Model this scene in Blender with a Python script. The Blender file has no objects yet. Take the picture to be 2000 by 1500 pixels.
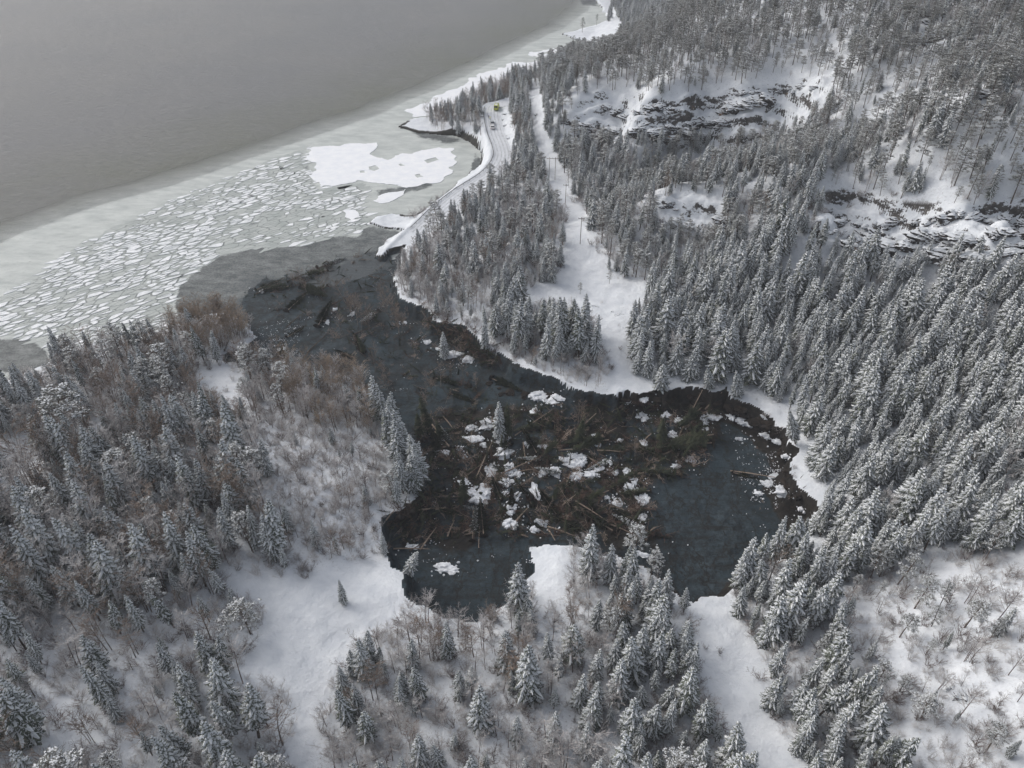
import bpy, math, random
import numpy as np
from mathutils import Matrix, Vector
from mathutils.geometry import tessellate_polygon
R = math.radians
random.seed(7); rng = np.random.default_rng(7)
S = bpy.context.scene
COL = S.collection

# ------------------------------------------------------------ camera, sky, sun
CAMH, PITCH, F = 130.0, 38.0, 1522.0
cam = bpy.data.cameras.new("camera"); cam.sensor_width = 36; cam.lens = 36 * F / 2000
cam.clip_start = 1; cam.clip_end = 20000
co = bpy.data.objects.new("camera", cam); COL.objects.link(co)
co.location = (0, 0, CAMH); co.rotation_euler = (R(90 - PITCH), 0, 0)
S.camera = co
W = bpy.data.worlds.new("World"); S.world = W; W.use_nodes = True
nt = W.node_tree; nt.nodes.clear()
sky = nt.nodes.new("ShaderNodeTexSky"); sky.sky_type = 'NISHITA'; sky.sun_disc = False
SUN_EL, SUN_AZ = 40, -60
sky.sun_elevation = R(SUN_EL); sky.sun_rotation = R(SUN_AZ)
sky.air_density = 1.0; sky.dust_density = 4.0; sky.ozone_density = 1.0
hs = nt.nodes.new("ShaderNodeHueSaturation"); hs.inputs['Saturation'].default_value = 0.40
bg = nt.nodes.new("ShaderNodeBackground"); bg.inputs['Strength'].default_value = 0.15
wo = nt.nodes.new("ShaderNodeOutputWorld")
nt.links.new(sky.outputs[0], hs.inputs['Color']); nt.links.new(hs.outputs[0], bg.inputs[0]); nt.links.new(bg.outputs[0], wo.inputs[0])
sl = bpy.data.lights.new("sun", 'SUN'); sl.energy = 0.55; sl.angle = R(24); sl.color = (1, .97, .93)
so = bpy.data.objects.new("sun", sl); COL.objects.link(so)
sd = Vector((math.sin(R(SUN_AZ)) * math.cos(R(SUN_EL)), math.cos(R(SUN_AZ)) * math.cos(R(SUN_EL)), math.sin(R(SUN_EL))))
so.rotation_euler = sd.to_track_quat('Z', 'Y').to_euler()
S.view_settings.view_transform = 'Standard'; S.view_settings.look = 'None'
S.view_settings.gamma = 1; S.view_settings.exposure = 0.25
S.cycles.max_bounces = 5; S.cycles.diffuse_bounces = 4; S.cycles.transparent_max_bounces = 4

# ------------------------------------------------------------ projection maths
ct, st = math.cos(R(PITCH)), math.sin(R(PITCH))
def w2p(x, y, z):
    zz = z - CAMH
    D = np.maximum(y * ct - zz * st, 1.0); U = y * st + zz * ct
    return 1000 + F * x / D, 750 - F * U / D
def p2w(px, py, z=0.0):
    a = (px - 1000) / F; b = (750 - py) / F
    dy = ct + b * st; dz = -st + b * ct
    t = (z - CAMH) / dz
    return a * t, dy * t

# ------------------------------------------------------------ numpy noise
def _h(ix, iy, s):
    n = (ix.astype(np.int64) * 374761393 + iy.astype(np.int64) * 668265263 + s * 1442695) & 0xffffffff
    n = ((n ^ (n >> 13)) * 1274126177) & 0xffffffff
    return ((n ^ (n >> 16)) & 0xffffff) / float(0xffffff)
def vn(x, y, s=0):
    ix, iy = np.floor(x), np.floor(y); fx, fy = x - ix, y - iy
    fx = fx * fx * (3 - 2 * fx); fy = fy * fy * (3 - 2 * fy)
    a, b = _h(ix, iy, s), _h(ix + 1, iy, s); c, d = _h(ix, iy + 1, s), _h(ix + 1, iy + 1, s)
    return (a + (b - a) * fx) * (1 - fy) + (c + (d - c) * fx) * fy
def fbm(x, y, sc, octv=4, s=0):
    r = 0; amp = .5; tot = 0
    for o in range(octv):
        r = r + amp * (vn(x / sc + 17 * o, y / sc - 9 * o, s + o) * 2 - 1); tot += amp; amp *= .5; sc /= 2.03
    return r / tot
def sstep(a, b, v):
    t = np.clip((v - a) / (b - a), 0, 1); return t * t * (3 - 2 * t)

class TPS:
    def __init__(s, P, lam=2.0):
        p = np.array(P, float); s.p = p[:, :2] / 100.; n = len(p)
        r = np.linalg.norm(s.p[:, None] - s.p[None], axis=2)
        K = np.where(r > 0, r * r * np.log(r + 1e-9), 0) + np.eye(n) * lam * 1e-3
        A = np.zeros((n + 3, n + 3)); A[:n, :n] = K; A[:n, n] = 1; A[:n, n + 1:] = s.p; A[n, :n] = 1; A[n + 1:, :n] = s.p.T
        s.w = np.linalg.solve(A, np.r_[p[:, 2], 0, 0, 0])
    def __call__(s, x, y):
        x = x / 100.; y = y / 100.; n = len(s.p); r = s.w[n] + s.w[n + 1] * x + s.w[n + 2] * y
        for i in range(n):
            q = (x - s.p[i, 0]) ** 2 + (y - s.p[i, 1]) ** 2 + 1e-12
            r = r + s.w[i] * q * .5 * np.log(q)
        return r
def pip(x, y, P):
    P = np.asarray(P, float); ins = np.zeros(np.shape(x), bool)
    x1, y1 = P[-1]
    for x2, y2 in P:
        if y1 != y2:
            c = ((y1 > y) != (y2 > y)) & (x < (x2 - x1) * (y - y1) / (y2 - y1) + x1)
            ins ^= c
        x1, y1 = x2, y2
    return ins
def segd(x, y, segs):
    d = np.full(np.shape(x), 1e9)
    for (x1, y1, x2, y2) in segs:
        dx, dy = x2 - x1, y2 - y1; L = dx * dx + dy * dy + 1e-9
        t = np.clip(((x - x1) * dx + (y - y1) * dy) / L, 0, 1)
        d = np.minimum(d, (x - x1 - t * dx) ** 2 + (y - y1 - t * dy) ** 2)
    return np.sqrt(d)
def polyw(x, y, P, soft):       # soft membership, in the polygon's own units
    P = np.asarray(P, float)
    segs = [(*P[i - 1], *P[i]) for i in range(len(P))]
    d = segd(x, y, segs); return np.clip(np.where(pip(x, y, P), d, -d) / soft + .5, 0, 1)

# ------------------------------------------------------------ terrain control points (photo position, height in metres)
HP = [(960,210,8),(990,290,7),(960,330,4),(900,340,3),(850,430,3),(790,470,2.5),(1040,190,11),(1050,300,11),(1080,360,11),(1110,430,10),(1140,530,10),(1180,600,10),
(1200,680,10),(1210,760,9),(1300,755,9),(1450,775,9.5),(1540,830,10),(1560,900,10),(1590,1000,10),(1400,1170,10),(1340,1170,10),(1200,1090,9.5),
(1100,1060,9),(940,1225,9),(800,1150,9),(760,1060,7),(830,930,6),(740,800,5),(600,715,3),(700,950,9),(600,1000,12),(500,850,9),(300,800,6),
(100,780,4),(0,850,6),(300,700,2.5),(450,750,4),(0,1000,11),(300,1000,12),(100,1200,16),(0,1500,22),(400,1300,14),(600,1250,10),(300,1500,16),
(700,1500,11),(1000,1400,11),(1300,1400,12),(1500,1400,13),(1700,1300,17),(1850,1250,22),(2000,1150,26),(2000,1400,26),(1700,1100,14),(1900,1000,20),
(1700,900,14),(1700,700,15),(1900,800,20),(2000,650,25),(1500,650,13),(1300,600,12),(1250,500,14),(1400,500,17),(1600,560,18),(1800,560,22),
(1000,640,9),(900,560,8),(1000,480,11),(850,520,6),(950,420,8),(1020,380,10),(1000,540,10),
(1600,475,21),(1750,500,24),(1950,510,27),(1620,390,36),(1800,400,41),(1980,410,45),(1600,340,38),(1800,330,45),(2000,330,50),
(1300,470,17),(1300,375,27),(1420,380,29),(1400,470,18),(1200,400,13),(1150,300,15),(1300,300,18),(1500,300,23),(1700,290,38),(1200,280,16),
(1350,285,19),(1500,285,23),(1130,190,30),(1250,190,36),(1350,190,37),(1450,180,39),(1600,180,44),(1200,110,36),(1400,100,46),(1600,80,54),(1800,200,54),
(1820,60,62),(2000,150,62),(2000,-20,70),(1600,-20,58),(1400,10,46),(1320,50,38),(1240,10,6),(1210,50,6),(1090,140,9),(1140,130,14),(1180,90,8),(2300,300,60),(2300,800,34),(2300,1300,36),(2000,-200,70),(1400,-150,8)]
HWP = [(p2w(a, b, c)[0], p2w(a, b, c)[1], c) for a, b, c in HP] + [(-60, 10, 15), (60, 10, 14), (-200, 60, 18), (200, 60, 34)]
tps = TPS(HWP)
FP = [(850,640,1.0),(750,640,.5),(650,600,.35),(560,600,.3),(500,590,.1),(620,530,.1),(700,560,.3),(760,500,.0),(650,480,-.5),(470,505,-.6),(345,590,-1.2),(300,640,-2),(700,660,.6),
(600,680,.6),(480,690,.4),(900,740,2),(820,760,1.6),(950,900,3),(1000,800,2.6),(1200,900,3.5),(1400,950,3.2),(1500,1000,3.2),(1300,1100,3),(900,1100,3.2),(880,1180,3.4),(780,1050,3),(1350,800,4),(1500,850,4),(1100,1000,3.8)]
FWP = [(p2w(a, b, max(c, 0))[0], p2w(a, b, max(c, 0))[1], c) for a, b, c in FP] + [(*p2w(a, b, 0), -2.5) for a, b in
      [(300,400),(500,420),(700,420),(700,300),(850,300),(900,330),(800,150),(0,300),(1000,50),(0,650),(200,600),(-300,800)]]
tfl = TPS(FWP)

SH1 = [(1130,-100),(1150,-60),(1161,0),(1175,21),(1189,42),(1165,50),(1130,58),(1095,67),(1115,74),(1140,80),(1128,92),(1105,108),(1080,125),(1060,138),(1024,158),(990,170),
(960,180),(920,196),(870,215),(846,228),(821,231),(800,236),(778,248),(790,254),(818,261),(849,262),(895,268),(916,276),(935,294),(940,311),(933,325),
(919,345),(895,364),(874,385),(846,404),(818,420),(800,424),(765,418),(730,425),(716,438),(751,446),(779,448),(788,455),(769,465),(751,474),(738,490),(729,504),(744,511),(765,499),(790,492)]
SC = [(783,510,1.5),(775,540,2),(770,560,2.5),(793,596,3),(808,605,3),(827,613,3),(850,640,3.5),(880,650,4),(915,655,4.5),(935,672,5),(960,690,6),
(986,704,6.5),(1021,723,7),(1063,737,7.5),(1105,751,8),(1140,760,8.5),(1189,766,9),(1206,772,9),(1210,765,9),(1227,761,9),(1248,768,9),(1280,760,9),
(1304,764,9),(1324,758,9),(1356,758,9),(1377,761,9),(1395,768,9),(1419,758,9),(1429,775,9.3),(1461,786,9.5),(1506,807,9.7),(1517,828,10),(1538,835,10),
(1541,863,10),(1559,879,10),(1545,898,10),(1541,922,10),(1552,950,10),(1573,971,10),(1588,988,10),(1585,1010,10),(1570,1035,10),(1540,1060,10),
(1500,1090,10),(1450,1120,10),(1425,1150,10),(1408,1167,10),(1370,1171,10),(1352,1181,10),(1336,1172,10),(1315,1150,10),(1290,1120,10),(1262,1100,10),
(1215,1088,9.5),(1168,1090,9.3),(1140,1075,9),(1087,1062,9),(1063,1055,9),(1031,1055,9),(1035,1080,9),(1038,1115,9),(1003,1164,9),(975,1185,9),
(958,1202,9),(937,1223,9),(919,1223,9),(891,1213,9),(860,1202,9),(839,1188,9),(818,1181,9),(793,1160,9),(790,1132,8.5),(793,1111,8),(765,1105,8),
(748,1060,7),(752,1010,7),(790,990,6.5),(828,960,6),(830,930,6),(815,890,6),(790,850,5.5),(745,795,5),(705,745,4.5),(650,725,3.5),(600,715,3),
(560,695,2.5),(500,715,2),(450,705,1.5),(434,707,1.2),(438,690,1),(480,672,1),(505,655,.8),(490,640,.5)]
SH2 = [(440,612),(380,618),(335,640),(301,660),(245,662),(165,674),(122,688),(84,723),(31,744),(0,765),(-150,800),(-400,850)]
sh1 = [p2w(a, b, 0) for a, b in SH1]; scw = [p2w(a, b, c) for a, b, c in SC]; sh2 = [p2w(a, b, 0) for a, b in SH2]
LAND = sh1 + scw + sh2 + [(-600, sh2[-1][1]), (-600, -100), (1500, -100), (2500, 2200), (sh1[0][0] + 300, 2200)]
def segs_of(P): return [(*P[i], *P[i + 1]) for i in range(len(P) - 1)]
SHSEG = segs_of(sh1) + segs_of(sh2); SCSEG = segs_of([sh1[-1]] + scw + [sh2[0]])

ROADP = [(1010,196,9),(985,203,9),(966,208,8.5),(962,222,8.3),(964,238,8),(970,262,7.5),(980,288,7),(982,308,6.3),(968,332,5.4),(944,352,4.6),(909,374,4),(880,396,3.6),(855,418,3.2),(832,441,2.9),(808,464,2.6),(780,492,2.2)]
roadw = [(*p2w(a, b, c), c) for a, b, c in ROADP]
def road_near(x, y):
    bd = np.full(np.shape(x), 1e9); bz = np.zeros(np.shape(x))
    for (x1, y1, z1), (x2, y2, z2) in zip(roadw[:-1], roadw[1:]):
        dx, dy = x2 - x1, y2 - y1; L = dx * dx + dy * dy
        t = np.clip(((x - x1) * dx + (y - y1) * dy) / L, 0, 1)
        d = np.hypot(x - x1 - t * dx, y - y1 - t * dy); m = d < bd
        bd = np.where(m, d, bd); bz = np.where(m, z1 + t * (z2 - z1), bz)
    return bd, bz
CLIFFS = [[(1105,200),(1160,175),(1300,190),(1450,172),(1640,150),(1640,215),(1560,275),(1460,295),(1350,285),(1200,285),(1110,265)],
          [(1600,378),(1680,358),(1740,395),(1860,400),(2200,380),(2200,540),(1900,515),(1750,505),(1600,480),(1560,450)],
          [(1265,385),(1330,365),(1440,385),(1430,440),(1380,480),(1290,460)],
          [(1800,-10),(1880,0),(1890,60),(1850,110),(1800,100)],
          [(1900,170),(1960,165),(2050,200),(2050,240),(1960,225),(1905,215)],
          [(975,205),(1000,200),(1000,290),(992,320),(975,262)],
          [(1570,1300),(1700,1200),(1900,1300),(2000,1480),(1800,1500),(1650,1420)]]
SHELF = [p2w(a, b, 6) for a, b in [(1215,772),(1205,781),(1165,787),(1120,787),(1075,797),(1040,792),(1030,760),(1100,745),(1190,760)]]
DEBRIS = [p2w(a, b, 3.5) for a, b in [(850,800),(960,775),(1060,800),(1200,788),(1310,790),(1440,790),(1400,860),(1310,905),(1250,960),(1290,1060),(1150,1070),(1000,1060),(900,1070),(770,1070),(755,980),(840,930),(830,860)]]

def height(x, y, full=False):
    zt = np.maximum(tps(x, y), .6)
    wx = x + 1.7 * fbm(x, y, 7, 5, 3) + .35 * fbm(x, y, 1.3, 2, 14); wy = y + 1.7 * fbm(x, y, 7, 5, 9) + .35 * fbm(x, y, 1.3, 2, 15)
    ins = pip(wx, wy, LAND)
    ds = segd(wx, wy, SHSEG); dc = segd(wx, wy, SCSEG)
    px, py = w2p(x, y, zt)
    wc = np.zeros(np.shape(x))
    for P in CLIFFS: wc = np.maximum(wc, polyw(px, py, P, 14))
    land = zt + fbm(x, y, 22, 4, 5) * 1.1 * np.clip(zt / 8, 0, 1) + fbm(x, y, 4.5, 3, 31) * .42
    zz = land + fbm(x, y, 16, 3, 77) * 3.0
    per = 5.2; fr = zz / per - np.floor(zz / per)
    amp = np.where(py > 1100, .3, 1.0)
    land = land + wc * amp * ((sstep(.4, .95, fr) - fr) * per * .8 + fbm(x, y, 9, 4, 55) * 3.2 + fbm(x, y, 3.2, 3, 56) * 1.1)
    land = np.minimum(land, .3 + 1.5 * np.where(zt < 3.4, np.minimum(ds, dc), ds))
    rd, rz = road_near(x, y)
    k = sstep(9, 4.2, rd); land = land * (1 - k) + rz * k + .8 * np.exp(-((rd - 5.1) / .8) ** 2) * (.7 + .6 * fbm(x, y, 3, 2, 19))
    fl = np.clip(tfl(x, y), -3, 4.2); fl = fl - 1.1 * sstep(2.2, 3.2, fl)
    dm = np.clip(fl + .5, 0, 1)
    deb = polyw(x, y, DEBRIS, 8)
    fl = fl + dm * (fbm(x, y, 9, 4, 21) * .45 + deb * (fbm(x, y, 6, 5, 41) * 2.2 + .4) + fbm(x, y, 2.2, 4, 23) * .26)
    shf = polyw(wx, wy, SHELF, 4); fl = fl + shf * 2.2
    rim = np.minimum(land, zt + 1)
    wwall = 1.5 + 1.2 * fbm(x, y, 7, 2, 61)
    wall = sstep(1, 0, dc / np.maximum(wwall, .6)) ** 1.0
    talus = np.exp(-dc / 4.5) * .28
    far = (ds < dc)
    out = fl + (np.maximum(rim - fl, 0)) * np.clip(wall + talus, 0, 1) * (~far) * dm
    out = np.where(far & ~ins, np.maximum(out, -.1 - .5 * ds) * 0 + np.minimum(out, .1 - .35 * ds), out)
    z = np.where(ins, land, out)
    if not full: return z
    mud = np.where(ins, 0, 1.0)
    soil = (~ins) * np.maximum(sstep(4.8, 2.6, dc) * ~far * sstep(1180, 1230, px + 0 * z), deb * sstep(-.3, .3, fbm(x, y, 5.5, 5, 13) + .02))
    bay = (px > 780) & (px < 950) & (py > 235) & (py < 430)
    shore = sstep(1.9, 1.2, ds + np.where(bay, -.4, 1.1)) * (z > -.5) * (z < 3)
    return z, mud, soil, shore, wc, ins

# ------------------------------------------------------------ raster for quick look-ups
GX0, GX1, GY0, GY1, GS = -420., 760., 20., 1000., 1.25
gx = np.arange(GX0, GX1, GS); gy = np.arange(GY0, GY1, GS)
GXX, GYY = np.meshgrid(gx, gy); GZ, _m, _s, _sh, _wc, GIN = height(GXX, GYY, True)
def hz(x, y):
    fx = np.clip((np.asarray(x, float) - GX0) / GS, 0, len(gx) - 1.001); fy = np.clip((np.asarray(y, float) - GY0) / GS, 0, len(gy) - 1.001)
    ix, iy = fx.astype(int), fy.astype(int); fx, fy = fx - ix, fy - iy
    return (GZ[iy, ix] * (1 - fx) + GZ[iy, ix + 1] * fx) * (1 - fy) + (GZ[iy + 1, ix] * (1 - fx) + GZ[iy + 1, ix + 1] * fx) * fy
def onland(x, y):
    ix = np.clip(np.round((np.asarray(x) - GX0) / GS).astype(int), 0, len(gx) - 1); iy = np.clip(np.round((np.asarray(y) - GY0) / GS).astype(int), 0, len(gy) - 1)
    return GIN[iy, ix]
def at(px, py):                     # photo position -> point on the ground
    a = (px - 1000) / F; b = (750 - py) / F
    dy = ct + b * st; dz = -st + b * ct
    ys = np.concatenate([np.arange(25, 420, .4), np.arange(420, 990, 1.5)]); t = ys / dy
    xs = a * t; zs = CAMH + dz * t; g = np.maximum(hz(xs, ys), 0)
    k = np.argmax(zs <= g)
    if zs[k] > g[k]: k = len(ys) - 1
    return xs[k], ys[k], float(g[k])
def visible(x, y, z, lift=3.0):      # rough line of sight over bare ground
    v = np.ones(len(x), bool)
    for s in np.linspace(.35, .97, 26):
        v &= ((CAMH + (z + lift - CAMH) * s) > hz(x * s, y * s))
    return v

# ------------------------------------------------------------ materials
def mat(name, col, rough=.9, spec=.2):
    m = bpy.data.materials.new(name); m.use_nodes = True
    b = m.node_tree.nodes['Principled BSDF']
    b.inputs['Base Color'].default_value = (*col, 1); b.inputs['Roughness'].default_value = rough
    b.inputs['Specular IOR Level'].default_value = spec
    return m
class N:
    def __init__(s, m): s.t = m.node_tree; s.b = s.t.nodes['Principled BSDF']
    def n(s, ty, **kw):
        o = s.t.nodes.new(ty)
        for k, v in kw.items(): setattr(o, k, v)
        return o
    def l(s, a, b): s.t.links.new(a, b)
    def coord(s, scale=(1, 1, 1), rot=0):
        tc = s.n('ShaderNodeNewGeometry'); mp = s.n('ShaderNodeMapping'); mp.inputs['Scale'].default_value = scale; mp.inputs['Rotation'].default_value = (0, 0, rot)
        s.l(tc.outputs['Position'], mp.inputs[0]); return mp.outputs[0]
    def noise(s, sc, det=5, rough=.6, vec=None, w=0):
        o = s.n('ShaderNodeTexNoise'); o.inputs['Scale'].default_value = sc; o.inputs['Detail'].default_value = det; o.inputs['Roughness'].default_value = rough
        s.l(vec if vec is not None else s.coord(), o.inputs['Vector']); return o.outputs['Fac']
    def ramp(s, f, a, b, c0=0., c1=1.):
        o = s.n('ShaderNodeMapRange'); o.inputs['From Min'].default_value = a; o.inputs['From Max'].default_value = b
        o.inputs['To Min'].default_value = c0; o.inputs['To Max'].default_value = c1; s.l(f, o.inputs['Value']); return o.outputs[0]
    def math(s, op, a, b=None):
        o = s.n('ShaderNodeMath', operation=op)
        for i, v in enumerate((a, b)):
            if v is None: continue
            if isinstance(v, (int, float)): o.inputs[i].default_value = v
            else: s.l(v, o.inputs[i])
        return o.outputs[0]
    def mix(s, f, a, b):
        o = s.n('ShaderNodeMix', data_type='RGBA')
        if isinstance(f, (int, float)): o.inputs[0].default_value = f
        else: s.l(f, o.inputs[0])
        for i, v in ((6, a), (7, b)):
            if isinstance(v, tuple): o.inputs[i].default_value = (*v, 1)
            else: s.l(v, o.inputs[i])
        return o.outputs[2]
    def attr(s, name):
        o = s.n('ShaderNodeAttribute', attribute_name=name); q = s.n('ShaderNodeSeparateColor'); s.l(o.outputs['Color'], q.inputs[0]); return q.outputs
    def bump(s, h, strength, dist):
        o = s.n('ShaderNodeBump'); o.inputs['Strength'].default_value = strength; o.inputs['Distance'].default_value = dist
        s.l(h, o.inputs['Height']); s.l(o.outputs[0], s.b.inputs['Normal'])
    def out(s, c): s.l(c, s.b.inputs['Base Color'])

def varied(name, c0, c1, scale, rough=.9, rnd=.25, spec=.2):   # colour varies over the surface and from object to object
    m = mat(name, c0, rough, spec); n = N(m)
    f = n.noise(scale, 3); f = n.ramp(f, .35, .65)
    oi = n.n('ShaderNodeObjectInfo'); f2 = n.ramp(oi.outputs['Random'], 0, 1, -rnd, rnd); f = n.math('ADD', f, f2)
    n.out(n.mix(f, c0, c1)); n.t.nodes['Principled BSDF']; return m
M = {}
M['needles'] = varied('spruce_needles', (.072, .084, .066), (.155, .168, .138), 1.2, rnd=.35)
M['needles_bare'] = varied('wet_needles', (.022, .030, .018), (.062, .068, .038), .8)
M['pine_needles'] = varied('pine_needles', (.165, .17, .15), (.31, .31, .285), 1.0, rnd=.4)
M['snowcap'] = varied('snow_on_branches', (.58, .60, .62), (.77, .785, .80), 2.0, rnd=.2)
M['bark'] = varied('bark', (.055, .042, .034), (.11, .085, .065), 3)
M['pine_bark'] = varied('pine_bark', (.085, .068, .055), (.15, .12, .10), 2)
M['twig_brown'] = varied('brown_twigs', (.20, .152, .112), (.36, .285, .215), .5, rnd=.4)
M['twig_frost'] = varied('frosted_twigs', (.32, .30, .295), (.58, .56, .55), .4, rnd=.4)
M['twig_brown2'] = varied('grey_brown_twigs', (.15, .115, .09), (.29, .23, .19), .5, rnd=.4)
M['twig_dark'] = varied('dark_twigs', (.085, .062, .055), (.16, .12, .105), .4, rnd=.4)
M['twig_mid'] = varied('greyish_twigs', (.17, .145, .135), (.30, .27, .26), .4, rnd=.4)
M['twig_red'] = varied('reddish_wet_twigs', (.060, .036, .028), (.12, .075, .055), .4, rnd=.4)
M['log'] = varied('pale_log', (.20, .155, .12), (.34, .27, .21), 1.5, rnd=.5)
M['birchbark'] = varied('birch_bark', (.10, .085, .075), (.32, .29, .26), 2.5)

def snow_mat():
    m = mat('terrain_ground', (.8, .82, .86), .8, .25); n = N(m)
    A = n.attr('mask'); A2 = n.attr('mask2')
    big = n.noise(.05, 4); fine = n.noise(1.3, 6, .65); mid = n.noise(.3, 5)
    snow = n.mix(n.ramp(mid, .3, .7), (.60, .63, .67), (.74, .765, .79))
    # litter showing through the snow under the woods
    lit = n.math('MULTIPLY', n.ramp(n.noise(2.2, 5, .75), .57, .70), A2[0])
    snow = n.mix(n.math('MULTIPLY', lit, .75), snow, (.16, .135, .12))
    # mud of the slide
    st_ = n.noise(.16, 7, .68, n.coord((1, .45, 1), .5)); sp = n.noise(2.6, 6, .7)
    mud = n.mix(n.ramp(st_, .40, .60), (.006, .012, .016), (.028, .047, .059)); mud = n.mix(n.ramp(n.noise(.035, 5, .6), .42, .62), mud, n.mix(n.ramp(n.noise(.5, 7, .75), .38, .62), (.007, .012, .016), (.042, .062, .074)))
    mud = n.mix(n.ramp(sp, .56, .72), mud, (.014, .014, .013)); dst = n.noise(.05, 4, .6); mud = n.mix(n.math('MULTIPLY', n.ramp(n.noise(.55, 6, .68, n.coord((.16, 1.1, 1), .12)), .53, .66), n.ramp(dst, .40, .55)), mud, (.010, .012, .012)); mud = n.mix(n.math('MULTIPLY', n.ramp(n.noise(.8, 5, .7, n.coord((.2, 1.3, 1), -.1)), .62, .70), .35), mud, (.09, .115, .125))
    rdg = n.math('ABSOLUTE', n.math('SUBTRACT', n.noise(.11, 6, .62, n.coord((1, .6, 1), .8)), .5)); mud = n.mix(n.ramp(rdg, .02, .0), mud, (.009, .009, .008))
    rd2 = n.math('ABSOLUTE', n.math('SUBTRACT', n.noise(.42, 5, .65, n.coord((.5, 1.2, 1), .3)), .5)); mud = n.mix(n.math('MULTIPLY', n.ramp(rd2, .022, .0), .85), mud, (.012, .012, .010))
    mud = n.mix(n.math('MULTIPLY', n.ramp(n.noise(.85, 7, .75), .675, .72), .45), mud, (.40, .42, .44))
    soil = n.mix(n.ramp(n.noise(.9, 6, .7), .4, .65), (.007, .006, .005), (.021, .0165, .012))
    soilm = n.ramp(n.math('ADD', A[1], n.math('MULTIPLY', n.math('SUBTRACT', n.noise(.5, 5, .7), .5), .9)), .35, .6)
    mud = n.mix(soilm, mud, soil)
    # bare rock on steep faces
    geo = n.n('ShaderNodeNewGeometry'); sx = n.n('ShaderNodeSeparateXYZ'); n.l(geo.outputs['Normal'], sx.inputs[0])
    rk = n.noise(.5, 7, .7)
    rock = n.mix(n.ramp(rk, .35, .6), (.020, .019, .019), (.085, .077, .070))
    rock = n.mix(n.ramp(n.noise(.11, 3), .66, .70), rock, (.12, .08, .05))
    slope = n.math('ADD', sx.outputs[2], n.math('MULTIPLY', n.math('SUBTRACT', n.noise(.4, 7, .75, n.coord((1, 1, 1.6))), .5), 1.5))
    rm = n.ramp(slope, .42, .36)
    c = n.mix(n.math('MULTIPLY', rm, n.ramp(A2[1], 0, .3)), snow, rock)
    shn = n.ramp(n.math('ADD', A[2], n.math('MULTIPLY', n.math('SUBTRACT', fine, .5), .8)), .4, .6)
    c = n.mix(shn, c, (.030, .028, .022))
    c = n.mix(n.ramp(A[0], .4, .6), c, mud)
    n.out(c)
    hgt = n.math('ADD', n.math('MULTIPLY', fine, .5), mid)
    n.bump(hgt, .6, .8); return m
M['ground'] = snow_mat()

# ------------------------------------------------------------ object helpers
def mesh(name, v, f, mats, midx=None, smooth=False):
    me = bpy.data.meshes.new(name); me.from_pydata([tuple(p) for p in v], [], f)
    for m in mats: me.materials.append(m)
    if midx is not None: me.polygons.foreach_set('material_index', midx)
    if smooth: me.polygons.foreach_set('use_smooth', [True] * len(me.polygons))
    me.update(); return me
def obj(name, me, parent=None, loc=None):
    o = bpy.data.objects.new(name, me); COL.objects.link(o)
    if parent: o.parent = parent
    if loc is not None: o.location = loc
    return o
def tag(o, label=None, cat=None, group=None, kind=None):
    if label and len(label.split()) > 16:
        for a, b in ((' amid others', ''), ('bare brown birch', 'brown birch'), ('frosted leafless tree', 'frosted tree'), ('snow-laden spruce', 'snowy spruce'), (' the tall left wood', ' the left wood'), ('in the bottom mixed wood', 'in the bottom wood'), ('in the lower left wood', 'in the lower-left wood')):
            if len(label.split()) > 16: label = label.replace(a, b)
        if len(label.split()) > 16: print('LONG', label)
    if label: o['label'] = label
    if cat: o['category'] = cat
    if group: o['group'] = group
    if kind: o['kind'] = kind
    return o
def empty(name, loc, rz=0, tilt=(0, 0), s=1):
    o = bpy.data.objects.new(name, None); COL.objects.link(o); o.location = loc; o.rotation_euler = (tilt[0], tilt[1], rz); o.scale = (s, s, s); o.empty_display_size = .2
    return o
def gridmesh(name, X, Y, Z, m):
    r, c = X.shape; v = np.empty((r * c, 3), np.float32); v[:, 0] = X.ravel(); v[:, 1] = Y.ravel(); v[:, 2] = Z.ravel()
    i = np.arange(r * c).reshape(r, c)
    q = np.stack([i[:-1, :-1], i[:-1, 1:], i[1:, 1:], i[1:, :-1]], -1).reshape(-1, 4).astype(np.int32)
    me = bpy.data.meshes.new(name); me.vertices.add(r * c); me.vertices.foreach_set('co', v.ravel())
    me.loops.add(len(q) * 4); me.loops.foreach_set('vertex_index', q.ravel())
    me.polygons.add(len(q)); me.polygons.foreach_set('loop_start', np.arange(len(q), dtype=np.int32) * 4)
    me.update(calc_edges=True); me.polygons.foreach_set('use_smooth', np.ones(len(q), bool)); me.materials.append(m); return me
def cattr(me, name, r, g, b):
    a = me.color_attributes.new(name, 'FLOAT_COLOR', 'POINT'); d = np.ones((len(me.vertices), 4), np.float32)
    d[:, 0] = np.ravel(r); d[:, 1] = np.ravel(g); d[:, 2] = np.ravel(b); a.data.foreach_set('color', d.ravel())

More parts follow.
